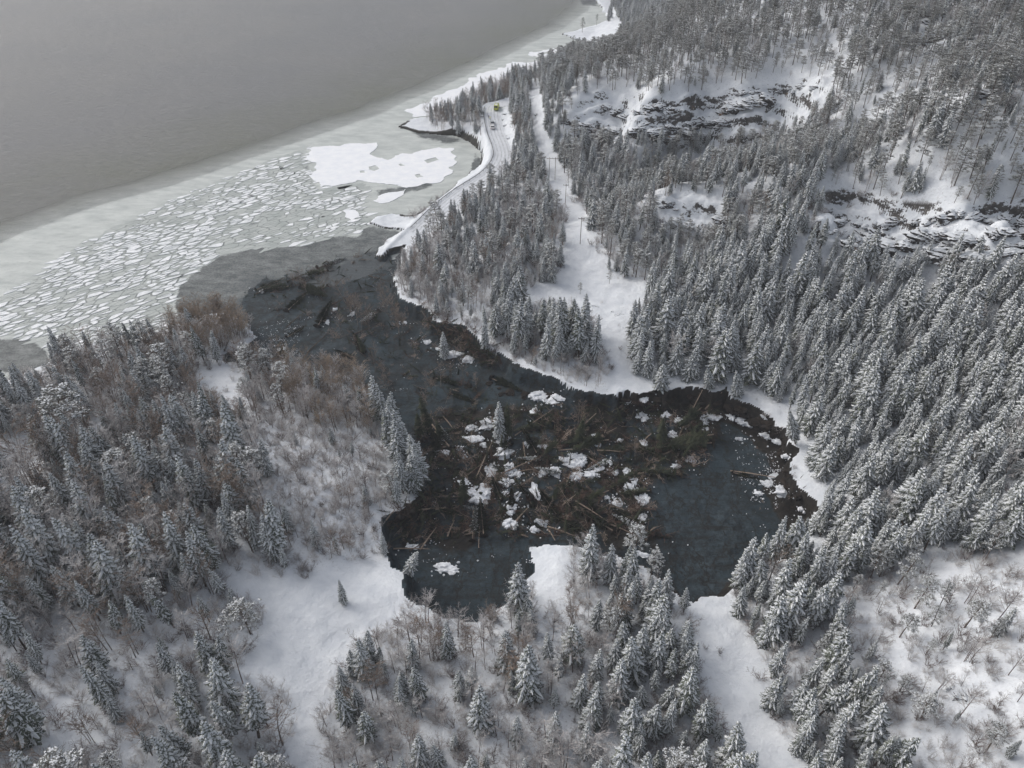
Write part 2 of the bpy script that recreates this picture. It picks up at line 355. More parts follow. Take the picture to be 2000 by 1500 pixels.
# ------------------------------------------------------------ woods: where each sort of tree grows (photo outlines)
CLEAR = [[(1090,58),(1150,45),(1172,40),(1182,25),(1158,-8),(1185,-12),(1205,30),(1215,52),(1200,76),(1140,86),(1100,80)],[(1031,182),(1058,165),(1059,210),(1063,259),(1080,290),(1087,332),(1112,368),(1140,402),(1157,455),(1182,525),(1189,548),(1224,545),(1273,551),(1270,575),(1212,592),(1206,646),(1217,688),(1241,730),(1245,775),(1188,775),(1182,702),(1165,646),(1154,604),(1080,590),(996,590),(1010,574),(1090,550),(1105,525),(1108,455),(1101,413),(1087,378),(1070,332),(1052,308),(1042,252),(1035,210)],
 [(1340,1195),(1352,1175),(1408,1165),(1443,1213),(1461,1251),(1500,1285),(1492,1307),(1495,1370),(1520,1430),(1552,1465),(1575,1560),(1490,1620),(1468,1500),(1454,1465),(1415,1395),(1373,1346),(1359,1255)],
 [(430,1120),(500,1095),(600,1130),(700,1105),(780,1125),(800,1180),(775,1215),(720,1240),(660,1300),(640,1370),(620,1400),(620,1560),(570,1560),(580,1420),(555,1330),(500,1330),(480,1290),(500,1240),(540,1190),(440,1150)],
 [(790,250),(850,255),(910,262),(950,280),(952,310),(930,350),(860,420),(800,470),(770,495),(720,515),(700,440),(760,415),(820,425),(930,330),(940,300),(900,275),(780,260)],
 [(940,215),(970,203),(985,215),(998,285),(990,330),(950,372),(900,415),(850,440),(820,460),(790,500),(770,490),(850,430),(930,350),(965,310),(955,270),(945,240)],
 [(1150,175),(1310,185),(1450,165),(1600,150),(1620,190),(1560,230),(1400,262),(1250,262),(1110,255),(1115,215)],
 [(1610,400),(1650,378),(1720,395),(1850,400),(2100,400),(2100,500),(1900,478),(1750,478),(1620,450)],
 [(1275,395),(1330,375),(1420,390),(1410,440),(1360,450),(1290,430)],
 [(1520,505),(1560,500),(1565,520),(1525,522)],[(150,840),(200,830),(210,850),(160,862)],[(0,860),(70,850),(150,870),(90,900),(60,940),(0,950)],[(380,720),(440,705),(480,740),(450,790),(400,760)],
 [(1240,750),(1300,742),(1440,752),(1530,800),(1560,860),(1600,930),(1610,980),(1580,985),(1540,900),(1520,830),(1420,770),(1240,775)],[(-200,640),(90,655),(100,700),(70,725),(0,735),(-200,740)],[(-300,300),(330,560),(290,632),(230,648),(90,655),(-300,650)],[(1032,1058),(1092,1062),(1122,1078),(1112,1130),(1090,1190),(1062,1225),(1042,1180),(1046,1110)]]
DENSE_S = dict(sp=.97)
# polygon, spacing m, mix (spruce, pine, birch brown, birch frosted, shrub), tree height m
ZN = [
 ('shore birches', [(335,640),(400,615),(480,615),(510,660),(450,690),(380,690),(340,670)], 1.9, (.02,0,.85,.13,0), 10),
 ('orange birches', [(530,700),(600,712),(700,735),(735,800),(730,850),(640,850),(560,800)], 2.4, (.04,0,.50,.40,.06), 9),
 ('edge spruces', [(705,750),(745,795),(790,850),(815,890),(830,930),(828,965),(790,975),(760,900),(735,830)], 3.0, (.9,0,0,.1,0), 12),
 ('brush slope', [(500,800),(640,850),(745,850),(770,960),(750,1060),(700,1100),(600,1100),(540,1000),(520,900)], 2.3, (.04,.0,.05,.35,.56), 5),
 ('headland', [(830,225),(960,175),(1000,165),(1000,205),(940,215),(950,260),(930,270),(850,258)], 3.0, (.30,0,.4,.3,0), 8),
 ('strip', [(1000,150),(1035,165),(1035,210),(1052,308),(1060,330),(985,345),(985,320),(1003,280),(998,205)], 3.0, (.72,.03,.15,.1,0), 9),
 ('mid grove', [(985,590),(1150,600),(1165,646),(1185,690),(1170,715),(1080,715),(1000,690),(950,660),(930,640)], 3.3, (.95,0,0,.05,0), 12),
 ('grove edge', [(985,690),(1080,715),(1175,712),(1190,775),(1100,755),(1000,715)], 2.3, (.02,0,.1,.6,.28), 6),
 ('mud edge', [(770,500),(810,490),(850,560),(880,610),(950,650),(985,700),(900,660),(820,615),(770,570)], 2.2, (.12,0,.25,.5,.13), 7),
 ('wedge wood', [(985,345),(1060,330),(1087,378),(1105,430),(1108,520),(1080,550),(1000,580),(930,640),(850,580),(790,500),(900,420)], 3.5, (.46,.12,.08,.34,0), 9),
 ('far left wood', [(0,760),(100,690),(340,650),(440,700),(540,730),(560,800),(520,900),(400,850),(200,850),(0,900),(-200,950),(-200,780)], 3.1, (.20,.06,.38,.36,0), 10),
 ('left wood', [(-250,880),(200,850),(400,850),(520,880),(560,1000),(560,1100),(440,1110),(440,1200),(300,1200),(-250,1250)], 3.5, (.40,.04,.20,.34,.02), 13.5),
 ('lower left', [(-250,1230),(300,1200),(440,1200),(500,1300),(590,1420),(590,1750),(-350,1750)], 4.6, (.36,.07,.13,.36,.08), 11.5),
 ('left of meadow', [(430,1100),(560,1050),(750,1060),(790,1120),(600,1130),(440,1160)], 4.5, (.2,0,.05,.3,.45), 6),
 ('lower middle', [(780,1200),(1000,1160),(1040,1060),(1160,1080),(1200,1110),(1100,1260),(1000,1300),(820,1300),(700,1260)], 3.2, (.10,0,.30,.45,.15), 9),
 ('bottom', [(620,1300),(800,1260),(1100,1260),(1200,1250),(1200,1750),(600,1750),(630,1400)], 3.4, (.38,.02,.08,.36,.16), 9),
 ('bottom spruces', [(1160,1090),(1340,1180),(1360,1260),(1380,1350),(1450,1470),(1480,1750),(1180,1750)], 3.9, (.80,.03,.02,.09,.02), 11),
 ('spruces by track', [(1400,1130),(1450,1120),(1600,1010),(1640,1140),(1620,1200),(1560,1290),(1450,1240)], 3.6, (.93,0,.02,.05,0), 12),
 ('lower right spruces', [(1490,1300),(1560,1250),(1640,1230),(1660,1350),(1720,1430),(1790,1500),(1800,1750),(1600,1750),(1500,1400)], 3.6, (.80,.08,.0,.07,.05), 10),
 ('lower right open', [(1620,1140),(1800,1080),(2300,1060),(2300,1750),(1790,1750),(1700,1420),(1640,1230)], 5.0, (.10,.36,.02,.30,.22), 7),
 ('cliff top pines', [(1100,110),(1330,50),(1800,20),(1850,150),(1700,290),(1600,170),(1450,180),(1300,190),(1150,180),(1105,160)], 3.5, (.10,.70,0,.20,0), 7.6),
 ('upper right', [(1650,-200),(2300,-200),(2300,400),(1850,400),(1700,385),(1600,370),(1700,270)], 3.4, (.30,.48,0,.22,0), 8.4),
 ('ridge', [(1300,60),(1400,-150),(1700,-150),(1700,60)], 4.4, (.12,.70,0,.18,0), 8),
 ('gully', [(1110,265),(1300,275),(1480,290),(1640,200),(1710,280),(1600,370),(1560,450),(1440,430),(1430,370),(1270,370),(1200,400),(1130,380),(1085,300)], 3.1, (.60,.24,.02,.14,0), 8.8),
 ('mid slope pines', [(1110,370),(1270,370),(1430,370),(1480,440),(1400,520),(1280,560),(1190,545),(1150,440)], 3.2, (.42,.33,.03,.22,0), 8.5),
 ('big spruce wood', [(1210,590),(1280,550),(1400,480),(1560,450),(2300,430),(2300,1080),(1800,1090),(1620,1140),(1600,1000),(1610,960),(1560,860),(1430,755),(1245,755)], 3.35, (.96,.01,0,.03,0), 11.8),
 ('far shore', [(1040,160),(1110,105),(1200,70),(1330,40),(1300,60),(1150,120),(1100,200),(1065,300),(1060,160)], 3.4, (.8,.12,.0,.08,0), 9),
 ('far wood', [(1130,-160),(1700,-160),(1330,45),(1210,60),(1195,20)], 4.2, (.93,0,0,.07,0), 9)]
KINDS = ['spruce', 'pine', 'birch', 'frosted_birch', 'shrub', 'tan_birch']
trees = {k: [] for k in KINDS}   # x,y,z,h,zone
ZN.append(('elsewhere', [(-300,700),(500,690),(1000,600),(1000,-150),(2300,-200),(2300,1750),(-300,1750)], 4.2, (.3,.22,.05,.33,.10), 8))
BRUSH = []
for zi, (zn, P, sp, mixp, hh) in enumerate(ZN):
    Pn = np.array(P, float); zx, zy = [], []
    for a, b in P:
        for z0 in (0, 30, 70): q = p2w(a, min(b, 1900), z0); zx.append(q[0]); zy.append(q[1])
    x0, x1 = max(min(zx), -330), min(max(zx), 620); y0, y1 = max(min(zy), 26), min(max(zy), 940)
    if y1 <= y0: continue
    sp = sp * (.86 if zn in ('big spruce wood', 'mid grove') else .8)
    ax = np.arange(x0, x1, sp); ay = np.arange(y0, y1, sp * .9)
    cx_, cy_, R_ = (x0 + x1) / 2, (y0 + y1) / 2, math.hypot(x1 - x0, y1 - y0) / 2; an = .35 + zi * .37
    g_ = np.arange(-R_, R_, sp); X, Y = np.meshgrid(g_, g_); X = (X + rng.uniform(-.6, .6, X.shape) * sp).ravel(); Y = (Y + rng.uniform(-.6, .6, Y.shape) * sp).ravel()
    X, Y = cx_ + X * math.cos(an) - Y * math.sin(an), cy_ + X * math.sin(an) + Y * math.cos(an); ok = (X > x0) & (X < x1) & (Y > y0) & (Y < y1); X, Y = X[ok], Y[ok]
    Z = hz(X, Y); px, py = w2p(X, Y, Z)
    ok = onland(X, Y) & (Z > .5) & pip(px, py, Pn)
    hs_ = hh * rng.uniform(.48, 1.27, len(X)) * (1 + .22 * fbm(X, Y, 14, 2, 66))
    for fr in (0, .3, .62):
        ppx_, ppy_ = w2p(X, Y, Z + hs_ * fr)
        for ci_, C in enumerate(CLEAR):
            if fr == 0 or ci_ not in (4, 5, 10, 11): ok &= ~pip(ppx_, ppy_, C)
    for (_a, P2, *_b) in ZN[:zi]: ok &= ~pip(px, py, P2)
    rd, _ = road_near(X, Y); ok &= rd > 6
    dcs = segd(X, Y, SCSEG); ok &= dcs > 1.0
    gapn = fbm(X, Y, 16, 3, 88); ok &= gapn > (-.42 if zn in ('lower left', 'lower right open', 'elsewhere') else -.7)
    ok &= (px > -260) & (px < 2260) & (py > -130)
    vis = visible(X, Y, Z, 8); ok &= vis
    X, Y, Z, hs_ = X[ok], Y[ok], Z[ok], hs_[ok]
    kk = rng.choice(5, len(X), p=np.array(mixp) / sum(mixp))
    for k in range(5):
        s = kk == k; f = (1, 1.05, .95, .85, .3)[k]
        trees['tan_birch' if k == 2 and zi in (0, 1) else KINDS[k]] += [(a, b, c, h * f, zi) for a, b, c, h in zip(X[s], Y[s], Z[s], hs_[s])]
bx, by = np.meshgrid(np.arange(-290, 420, 1.45), np.arange(28, 330, 1.45)); bx = (bx + rng.uniform(-.7, .7, bx.shape)).ravel(); by = (by + rng.uniform(-.7, .7, by.shape)).ravel()
bz = hz(bx, by); px, py = w2p(bx, by, bz); ok = onland(bx, by) & (bz > .6) & (px > -200) & (px < 2200) & (py > 380) & (rng.random(len(bx)) < .62)
for ci, C in enumerate(CLEAR): ok &= ~pip(px + 22 * fbm(bx, by, 7, 3, 71), py + 16 * fbm(bx, by, 7, 3, 72), C) | (rng.random(len(bx)) < .03)
bs = pip(px, py, ZN[3][1]); big = pip(px, py, [z for z in ZN if z[0] == 'big spruce wood'][0][1])
ok &= (fbm(bx, by, 11, 3, 97) > -.25 - .4 * (py > 1150)) | bs; ok &= ~big | (rng.random(len(bx)) < .15); ok &= visible(bx, by, bz, 2)
rd, _ = road_near(bx, by); ok &= rd > 5
for a, b, c in zip(bx[ok], by[ok], bz[ok]): trees['shrub'].append((a, b, c, float(rng.uniform(.7, 3.1)), 3))
print({k: len(v) for k, v in trees.items()})

# ------------------------------------------------------------ ground mesh (fan of rows, finest over the pit)
rows = [18.]
while rows[-1] < 1500:
    y = rows[-1]; rows.append(y + (.42 if 55 < y < 175 else (.9 if y <= 55 else (.36 if y < 262 else .5 * (y / 262) ** 1.5))))
rows = np.array(rows); u = np.linspace(-1, 1, 860)
hw = 60 + rows * 1.02
XX = u[None, :] * hw[:, None] + np.clip(rows - 300, 0, 1e9)[:, None] * .12; YY = np.repeat(rows[:, None], len(u), 1)
ZZ, MU, SO, SHO, WC, INS = height(XX, YY, True)
ppx, ppy = w2p(XX, YY, ZZ)
wood = np.zeros(XX.shape)
for (zn, P, sp, mixp, hh) in ZN: wood = np.maximum(wood, pip(ppx, ppy, P) * (1.0 if sp < 4 else .5))
for C in CLEAR: wood = np.where(pip(ppx, ppy, C), 0, wood)
gm = gridmesh('ground', XX, YY, ZZ, M['ground']); cattr(gm, 'mask', MU, SO, SHO); cattr(gm, 'mask2', wood, np.maximum(WC, .0), 0 * WC)
tag(obj('ground', gm), kind='structure')
print('ground', len(gm.vertices))

# ------------------------------------------------------------ water with slush
BAND = [p2w(a, b, 0) for a, b in [(-400,640),(0,455),(100,420),(200,385),(330,350),(450,310),(560,270),(700,225),(800,185),(900,140),(1000,90),(1080,55),(1130,20),(1150,-30),(1200,-100)]]
def water_mat():
    m = mat('fjord_water', (.02, .025, .025), .22, .65); n = N(m)
    A = n.attr('mask')
    wv = n.noise(.22, 6, .62, n.coord((1, 2.6, 1), R(28))); w2 = n.noise(1.1, 5, .65, n.coord((1, 2.2, 1), R(24)))
    deep = n.mix(n.ramp(n.noise(.012, 3), .4, .65), (.125, .132, .138), (.155, .157, .153)); deep = n.mix(n.math('MULTIPLY', n.attr('mask2')[1], n.ramp(n.noise(.02, 4, .6), .35, .6, .4, 1)), deep, (.105, .115, .078))
    deep = n.mix(n.ramp(n.noise(.16, 5, .6, n.coord((.35, 2.6, 1), R(24))), .35, .65, 0, .22), deep, (.19, .195, .195))
    sl1 = n.noise(.09, 7, .68, n.coord((1, 2.5, 1), R(25))); 
    slc = n.mix(n.ramp(sl1, .35, .62), (.36, .39, .375), (.53, .555, .53))
    sl2 = n.noise(.35, 8, .75, n.coord((1, 2.2, 1), R(30)))
    slc = n.mix(n.ramp(sl2, .62, .68), slc, (.11, .125, .12))
    dk = n.noise(1.5, 7, .75); darkc = n.mix(n.ramp(n.math('ADD', n.math('MULTIPLY', dk, .5), n.math('MULTIPLY', n.noise(.16, 6, .65, n.coord((1, 1.8, 1), .5)), .5)), .43, .62), (.030, .040, .042), (.20, .215, .21)); darkc = n.mix(n.attr('mask2')[0], darkc, n.mix(n.ramp(dk, .4, .6), (.012, .018, .022), (.040, .056, .064)))
    s1 = n.math('ADD', A[0], n.math('MULTIPLY', n.math('SUBTRACT', n.noise(1.6, 6, .8, n.coord((1, 2, 1), R(25))), .5), .55))
    s1 = n.ramp(s1, .2, .95)
    slc = n.mix(n.ramp(A[2], .3, .7), slc, n.mix(n.ramp(n.noise(.5, 6, .7), .4, .6), (.15, .17, .165), (.27, .29, .28)))
    c = n.mix(s1, deep, slc); c = n.mix(n.ramp(n.math('ADD', A[1], n.math('MULTIPLY', n.math('SUBTRACT', n.noise(.22, 8, .78), .5), 1.5)), .35, .6), c, darkc)
    n.out(c); rg = n.ramp(s1, 0, 1, .24, .7); n.l(rg, n.b.inputs['Roughness'])
    h = n.math('ADD', wv, n.math('MULTIPLY', w2, .35)); h = n.math('MULTIPLY', h, n.ramp(s1, 0, 1, 1, .08)); n.bump(h, 1.0, 2.6)
    return m
M['water'] = water_mat()
wr = [40.]
while wr[-1] < 2600: wr.append(wr[-1] + (1.1 if wr[-1] < 260 else 1.1 * (wr[-1] / 260) ** 1.5))
wr = np.array(wr); wu = np.linspace(-1, 1, 560); WX = wu[None] * (80 + wr * 1.15)[:, None] - 20; WY = np.repeat(wr[:, None], len(wu), 1)
bseg = segs_of(BAND); bd = segd(WX, WY, bseg)
side = pip(WX, WY, BAND + [(900, 900), (900, -300), (-900, -300)])   # shoreward of the slush edge
bdn = np.where(side, bd, -bd) + fbm(WX, WY, 25, 3, 4) * 3
slush = sstep(-17, 10, bdn)
qx, qy = w2p(WX, WY, 0 * WX)
dark = np.zeros(WX.shape)
DARKP = [[(760,490),(700,462),(640,462),(590,478),(480,488),(430,500),(385,530),(350,560),(342,600),(360,630),(520,700),(800,600)],
         [(0,662),(60,664),(92,690),(100,720),(60,735),(20,730),(-60,700)],[(930,300),(945,320),(920,352),(870,392),(810,424),(860,385),(915,345)],[(715,440),(790,455),(760,480),(730,500),(700,470)],[(800,255),(850,262),(900,272),(880,280),(820,268)],[(735,372),(790,366),(845,356),(840,366),(770,380),(738,382)],[(1130,-20),(1165,-10),(1168,12),(1135,8)]]
for P in DARKP: dark = np.maximum(dark, polyw(qx, qy, P, 14))
wm = gridmesh('water', WX, WY, 0 * WX, M['water']); FLZ = [(-120,700),(-60,610),(40,560),(120,500),(210,450),(320,395),(450,345),(560,300),(602,288),(612,345),(625,368),(700,352),(725,372),(712,400),(730,430),(715,455),(640,466),(590,480),(480,490),(430,500),(385,530),(350,560),(342,600),(340,640),(300,658),(245,660),(165,672),(110,690),(90,672),(60,662),(0,660)]
cattr(wm, 'mask', slush, dark, np.clip(polyw(qx, qy, FLZ, 26) * 2 - 1, 0, 1))
FANP = [(420,610),(455,570),(500,545),(580,535),(640,505),(700,490),(740,500),(800,500),(820,700),(420,720)]
fn = polyw(qx + 60 * fbm(WX, WY, 12, 4, 191), qy + 30 * fbm(WX, WY, 12, 4, 192), FANP, 22); cattr(wm, 'mask2', fn, sstep(-85, -12, bdn), fn)
tag(obj('water', wm), kind='structure')

# ------------------------------------------------------------ snow-covered ice sheets
M['ice_snow'] = varied('snow_on_ice', (.78, .80, .83), (.86, .87, .88), .25, .8, 0)
M['ice_floe'] = varied('snowy_floe', (.60, .625, .63), (.88, .89, .90), .3, .8, .3)
M['ice_grey'] = varied('grey_slush_ice', (.33, .36, .345), (.45, .475, .455), .15, .6, .2)
def ragged(P, amp, step, seed):
    out = []
    for i in range(len(P)):
        x1, y1 = P[i]; x2, y2 = P[(i + 1) % len(P)]; L = math.hypot(x2 - x1, y2 - y1); k = max(1, int(L / step))
        for j in range(k):
            t = j / k; x, y = x1 + (x2 - x1) * t, y1 + (y2 - y1) * t
            dx = float(fbm(np.array([x]), np.array([y]), 7, 4, seed)[0]) * amp; dy = float(fbm(np.array([x]), np.array([y]), 7, 4, seed + 50)[0]) * amp
            out.append((x + dx, y + dy))
    return out
def slab(loops, z0, z1):
    polys = [[Vector((x, y, z1)) for x, y in L] for L in loops]; tri = tessellate_polygon(polys)
    v = [tuple(p) for L in polys for p in L]; nv = len(v); f = [t for t in tri]
    fixed = []
    for a, b, c in f:
        A, B, C_ = v[a], v[b], v[c]
        fixed.append((a, b, c) if (B[0] - A[0]) * (C_[1] - A[1]) - (B[1] - A[1]) * (C_[0] - A[0]) > 0 else (a, c, b))
    v += [(x, y, z0) for x, y, z in v]; k = 0
    for L in polys:
        n = len(L)
        for i in range(n): j = (i + 1) % n; fixed.append((k + i, k + i + nv, k + j + nv, k + j))
        k += n
    return v, fixed
SHEETS = [
 ('large snow-covered ice sheet with grey melt holes in the round bay', [(602,292),(640,284),(700,280),(738,279),(728,300),(760,312),(800,300),(850,288),(880,290),(892,305),(880,330),(862,350),(830,358),(800,366),(770,357),(735,352),(700,350),(660,358),(625,366),(612,345),(618,325),(604,310)],
   [[(722,325),(735,322),(742,328),(734,333),(722,331)],[(806,343),(820,340),(826,345),(812,348)],[(828,312),(850,307),(855,312),(835,318)],[(705,335),(716,333),(716,337),(706,338)],[(780,322),(788,320),(792,324),(784,326)]]),
 ('long snow-covered ice sheet along the wooded headland', [(795,215),(830,200),(870,182),(905,165),(950,140),(985,124),(1030,120),(1075,118),(1065,135),(1030,155),(985,170),(940,185),(880,208),(845,226),(815,228)], []),
 ('thin broken white ice sheet in front of the snowy point', [(1030,103),(1060,98),(1095,92),(1105,100),(1095,112),(1060,112),(1038,110)], [[(1055,103),(1068,101),(1075,105),(1060,107)]]),
 ('small pointed white ice sheet between the two spits', [(718,392),(745,384),(790,377),(780,388),(750,400),(735,401)], []),
 ('tiny rounded white ice sheet off the small snowy spit', [(668,418),(692,416),(702,424),(690,431),(672,428)], [])]
for k, (lab, P, holes) in enumerate(SHEETS):
    L = [ragged([p2w(a, b, 0) for a, b in P], 5.0, .8, 100 + k)] + [ragged([p2w(a, b, 0) for a, b in h], 2.0, .6, 140 + k) for h in holes]
    v, f = slab(L, .0, .16)
    o = obj('ice_sheet', mesh('ice_sheet', v, f, [M['ice_snow']])); tag(o, lab, 'ice sheet', 'snow-covered ice sheets on the fjord')

# ------------------------------------------------------------ ice floes: cells of a stretched jittered grid
FLZ = [(-120,700),(-60,610),(40,560),(120,500),(210,450),(320,395),(450,345),(560,300),(602,288),(612,345),(625,368),(700,352),(725,372),(712,400),(730,430),(715,455),(640,466),(590,480),(480,490),(430,500),(385,530),(350,560),(342,600),(340,640),(300,658),(245,660),(165,672),(110,690),(90,672),(60,662),(0,660)]
th = R(40); ca, sa = math.cos(th), math.sin(th); SXC, SYC = 3.7, 1.45
def warp(x, y): # world -> floe space
    a = ca * x + sa * y; b = -sa * x + ca * y
    return a / SXC, b / SYC
def unwarp(a, b):
    a, b = a * SXC, b * SYC; return ca * a - sa * b, sa * a + ca * b
cs = [warp(*p2w(a, b, 0)) for a, b in FLZ]; i0, i1 = int(min(c[0] for c in cs)) - 2, int(max(c[0] for c in cs)) + 2; j0, j1 = int(min(c[1] for c in cs)) - 2, int(max(c[1] for c in cs)) + 2
fr_ = random.Random(5); DROP = set()
PT = {(i, j): (i + fr_.uniform(-.62, .62) + .5 * (j % 2), j + fr_.uniform(-.62, .62)) for i in range(i0 - 3, i1 + 4) for j in range(j0 - 3, j1 + 4)}
for key_ in list(PT):
    if fr_.random() < .26: DROP.add(key_)
white, grey = [], []
FLw = [p2w(a, b, 0) for a, b in FLZ]
for i in range(i0, i1 + 1):
    for j in range(j0, j1 + 1):
        if (i, j) in DROP: continue
        cx, cy = PT[(i, j)]; wxy = unwarp(cx, cy)
        if not bool(pip(np.array([wxy[0]]), np.array([wxy[1]]), FLw)[0]): continue
        poly = [(cx - 2, cy - 2), (cx + 2, cy - 2), (cx + 2, cy + 2), (cx - 2, cy + 2)]
        for di in range(-2, 3):
            for dj in range(-2, 3):
                if di == dj == 0 or (i + di, j + dj) in DROP: continue
                ox, oy = PT[(i + di, j + dj)]; mx, my = (cx + ox) / 2, (cy + oy) / 2; nx, ny = ox - cx, oy - cy; L = math.hypot(nx, ny); nx /= L; ny /= L
                g = .04 * fr_.uniform(.3, 2.6); res = []
                for q in range(len(poly)):
                    a, b = poly[q], poly[(q + 1) % len(poly)]
                    da = (a[0] - mx) * nx + (a[1] - my) * ny + g; db = (b[0] - mx) * nx + (b[1] - my) * ny + g
                    if da <= 0: res.append(a)
                    if (da < 0) != (db < 0) and da != db: t = da / (da - db); res.append((a[0] + (b[0] - a[0]) * t, a[1] + (b[1] - a[1]) * t))
                poly = res
                if len(poly) < 3: break
            if len(poly) < 3: break
        if len(poly) < 3: continue
        n0 = vn(np.array([cx / 5.]), np.array([cy / 5.]), 8)[0]; pxx, pyy = w2p(wxy[0], wxy[1], 0)
        pw = .86 * (0.15 + 1.6 * n0) * (1.15 if pxx < 520 else .95)
        mid = -(pyy - 600) - .62 * (pxx - 0)     # >0 towards open water
        edge = float(segd(np.array([pxx]), np.array([pyy]), [(40,560,210,450),(210,450,450,345),(450,345,600,290)])[0])
        if edge < 26 and fr_.random() < .6: pw *= .3
        if pxx < 430: pw *= 1.25
        if pxx > 420 and pyy > 410: pw *= .45
        if pxx > 200 and pxx < 420 and pyy > 570: pw *= .5
        if pyy > 600 and pxx < 100: pw *= .9
        isw = fr_.random() < pw; sh = 1.0 if not isw else fr_.uniform(.5, 1.0)
        # round corners a little
        pts = []
        for q in range(len(poly)):
            a, b = poly[q], poly[(q + 1) % len(poly)]
            for t in (.12, .88): pts.append((a[0] + (b[0] - a[0]) * t, a[1] + (b[1] - a[1]) * t))
        pts = [(cx + (x - cx) * sh, cy + (y - cy) * sh) for x, y in pts]
        wp = [unwarp(*p) for p in pts]; area = abs(sum(wp[q - 1][0] * wp[q][1] - wp[q][0] * wp[q - 1][1] for q in range(len(wp)))) / 2
        if area < .6 or area > 24: continue
        (white if isw else grey).append((area / (math.hypot(*wxy) ** 2 + CAMH ** 2) * (1 if -5 < pxx < 2000 else 1e-9), wp, wxy, pxx, pyy, area))
        if isw and sh < .85: # grey plate carrying a smaller patch of snow
            pts2 = [(cx + (x - cx) / sh, cy + (y - cy) / sh) for x, y in pts]; grey.append((0, [unwarp(*p) for p in pts2], wxy, pxx, pyy, area))
white.sort(key=lambda t: -t[0]); print('floes', len(white), len(grey))
def prism(pts, z0, z1, v, f, bev=.0):
    k = len(v); n = len(pts); v += [(x, y, z0) for x, y in pts]; v += [(x, y, z1) for x, y in pts]
    for i in range(n): j = (i + 1) % n; f.append((k + i, k + j, k + n + j, k + n + i))
    f.append(tuple(k + n + i for i in range(n)))
v, f = [], []
for t in grey: prism(t[1], -.05, .035, v, f)
tag(obj('slush_plates', mesh('slush_plates', v, f, [M['ice_grey']])), 'thin grey ice plates with dark cracks between the white floes', 'slush ice', kind='stuff')
v, f = [], []
for t in white[290:]: prism(t[1], .0, .13, v, f)
tag(obj('small_ice_floes', mesh('small_ice_floes', v, f, [M['ice_floe']])), 'scattered smaller white floes filling the ice field', 'ice floes', kind='stuff')
FLOES = white[:290]

def superlabels(items, nameit, cellf, landmark, cat_noun):
    """items: list of dict(px,py,size,lab...) -> label that singles it out within its cell"""
    cells = {}
    for it in items: cells.setdefault(cellf(it), []).append(it)
    for c, L in cells.items():
        where = landmark(c); left = list(L)
        for word, key in (('largest', lambda t: -t['size']), ('smallest', lambda t: t['size']), ('leftmost', lambda t: t['px']), ('rightmost', lambda t: -t['px']), ('farthest', lambda t: t['py']), ('nearest', lambda t: -t['py'])):
            if not left: break
            if len(L) == 1: left[0]['lab'] = f"lone {nameit(left[0])} {where}"; left = []; break
            if word == 'smallest' and len(L) < 3: pass
            m = min(left, key=key) if key(min(left, key=key)) == key(min(L, key=key)) or len(left) == len(L) else None
            if m is None: continue
            m['lab'] = f"{word} {nameit(m)} {where}"; left.remove(m)
        for m in left: m['lab'] = f"{nameit(m)} amid others {where}"
FLM = {}
def flcell(t): return (int(t['px'] // 62), int(t['py'] // 46))
ORD = ['first', 'second', 'third', 'fourth', 'fifth', 'sixth', 'seventh', 'eighth', 'ninth', 'tenth', 'eleventh', 'twelfth', 'thirteenth', 'fourteenth', 'fifteenth', 'sixteenth', 'seventeenth', 'eighteenth', 'nineteenth', 'twentieth']
def fl_land(c): return f"in the {ORD[c[1]-5] if 0 <= c[1]-5 < 20 else 'last'} ice band down, {ORD[min(max(c[0],0),19)]} stretch across"
def fl_name(t): return 'white floe'
items = []
for t in FLOES:
    v, f = [], []; cx, cy = t[2]; prism([(x - cx, y - cy) for x, y in t[1]], 0, .15, v, f)
    o = obj('ice_floe', mesh('ice_floe', v, f, [M['ice_floe']]), loc=(cx, cy, .0)); items.append(dict(o=o, px=t[3], py=t[4], size=t[5]))
superlabels(items, fl_name, flcell, fl_land, 'floe')
for it in items: tag(it['o'], it['lab'], 'ice floe', 'white ice floes drifting off the slide')

# ------------------------------------------------------------ tree prototypes
class MB:
    def __init__(s): s.v = []; s.f = []; s.m = []
    def quad(s, a, b, c, d, m): k = len(s.v); s.v += [a, b, c, d]; s.f.append((k, k + 1, k + 2, k + 3)); s.m.append(m)
    def tri(s, a, b, c, m): k = len(s.v); s.v += [a, b, c]; s.f.append((k, k + 1, k + 2)); s.m.append(m)
    def tube(s, pts, rad, n, m, cap=False):
        ks = []
        for i, p in enumerate(pts):
            p = Vector(p); d = (Vector(pts[min(i + 1, len(pts) - 1)]) - Vector(pts[max(i - 1, 0)])).normalized()
            a = d.cross(Vector((0, 0, 1))); a = a.normalized() if a.length > .05 else Vector((1, 0, 0)); b = d.cross(a)
            ks.append(len(s.v)); s.v += [tuple(p + (a * math.cos(2 * math.pi * q / n) + b * math.sin(2 * math.pi * q / n)) * rad[i]) for q in range(n)]
        for i in range(len(pts) - 1):
            for q in range(n): r = (q + 1) % n; s.f.append((ks[i] + q, ks[i] + r, ks[i + 1] + r, ks[i + 1] + q)); s.m.append(m)
        if cap: s.f.append(tuple(ks[0] + q for q in range(n))[::-1]); s.m.append(m); s.f.append(tuple(ks[-1] + q for q in range(n))); s.m.append(m)
    def mesh(s, name, mats, smooth=False): return mesh(name, s.v, s.f, mats, s.m, smooth)

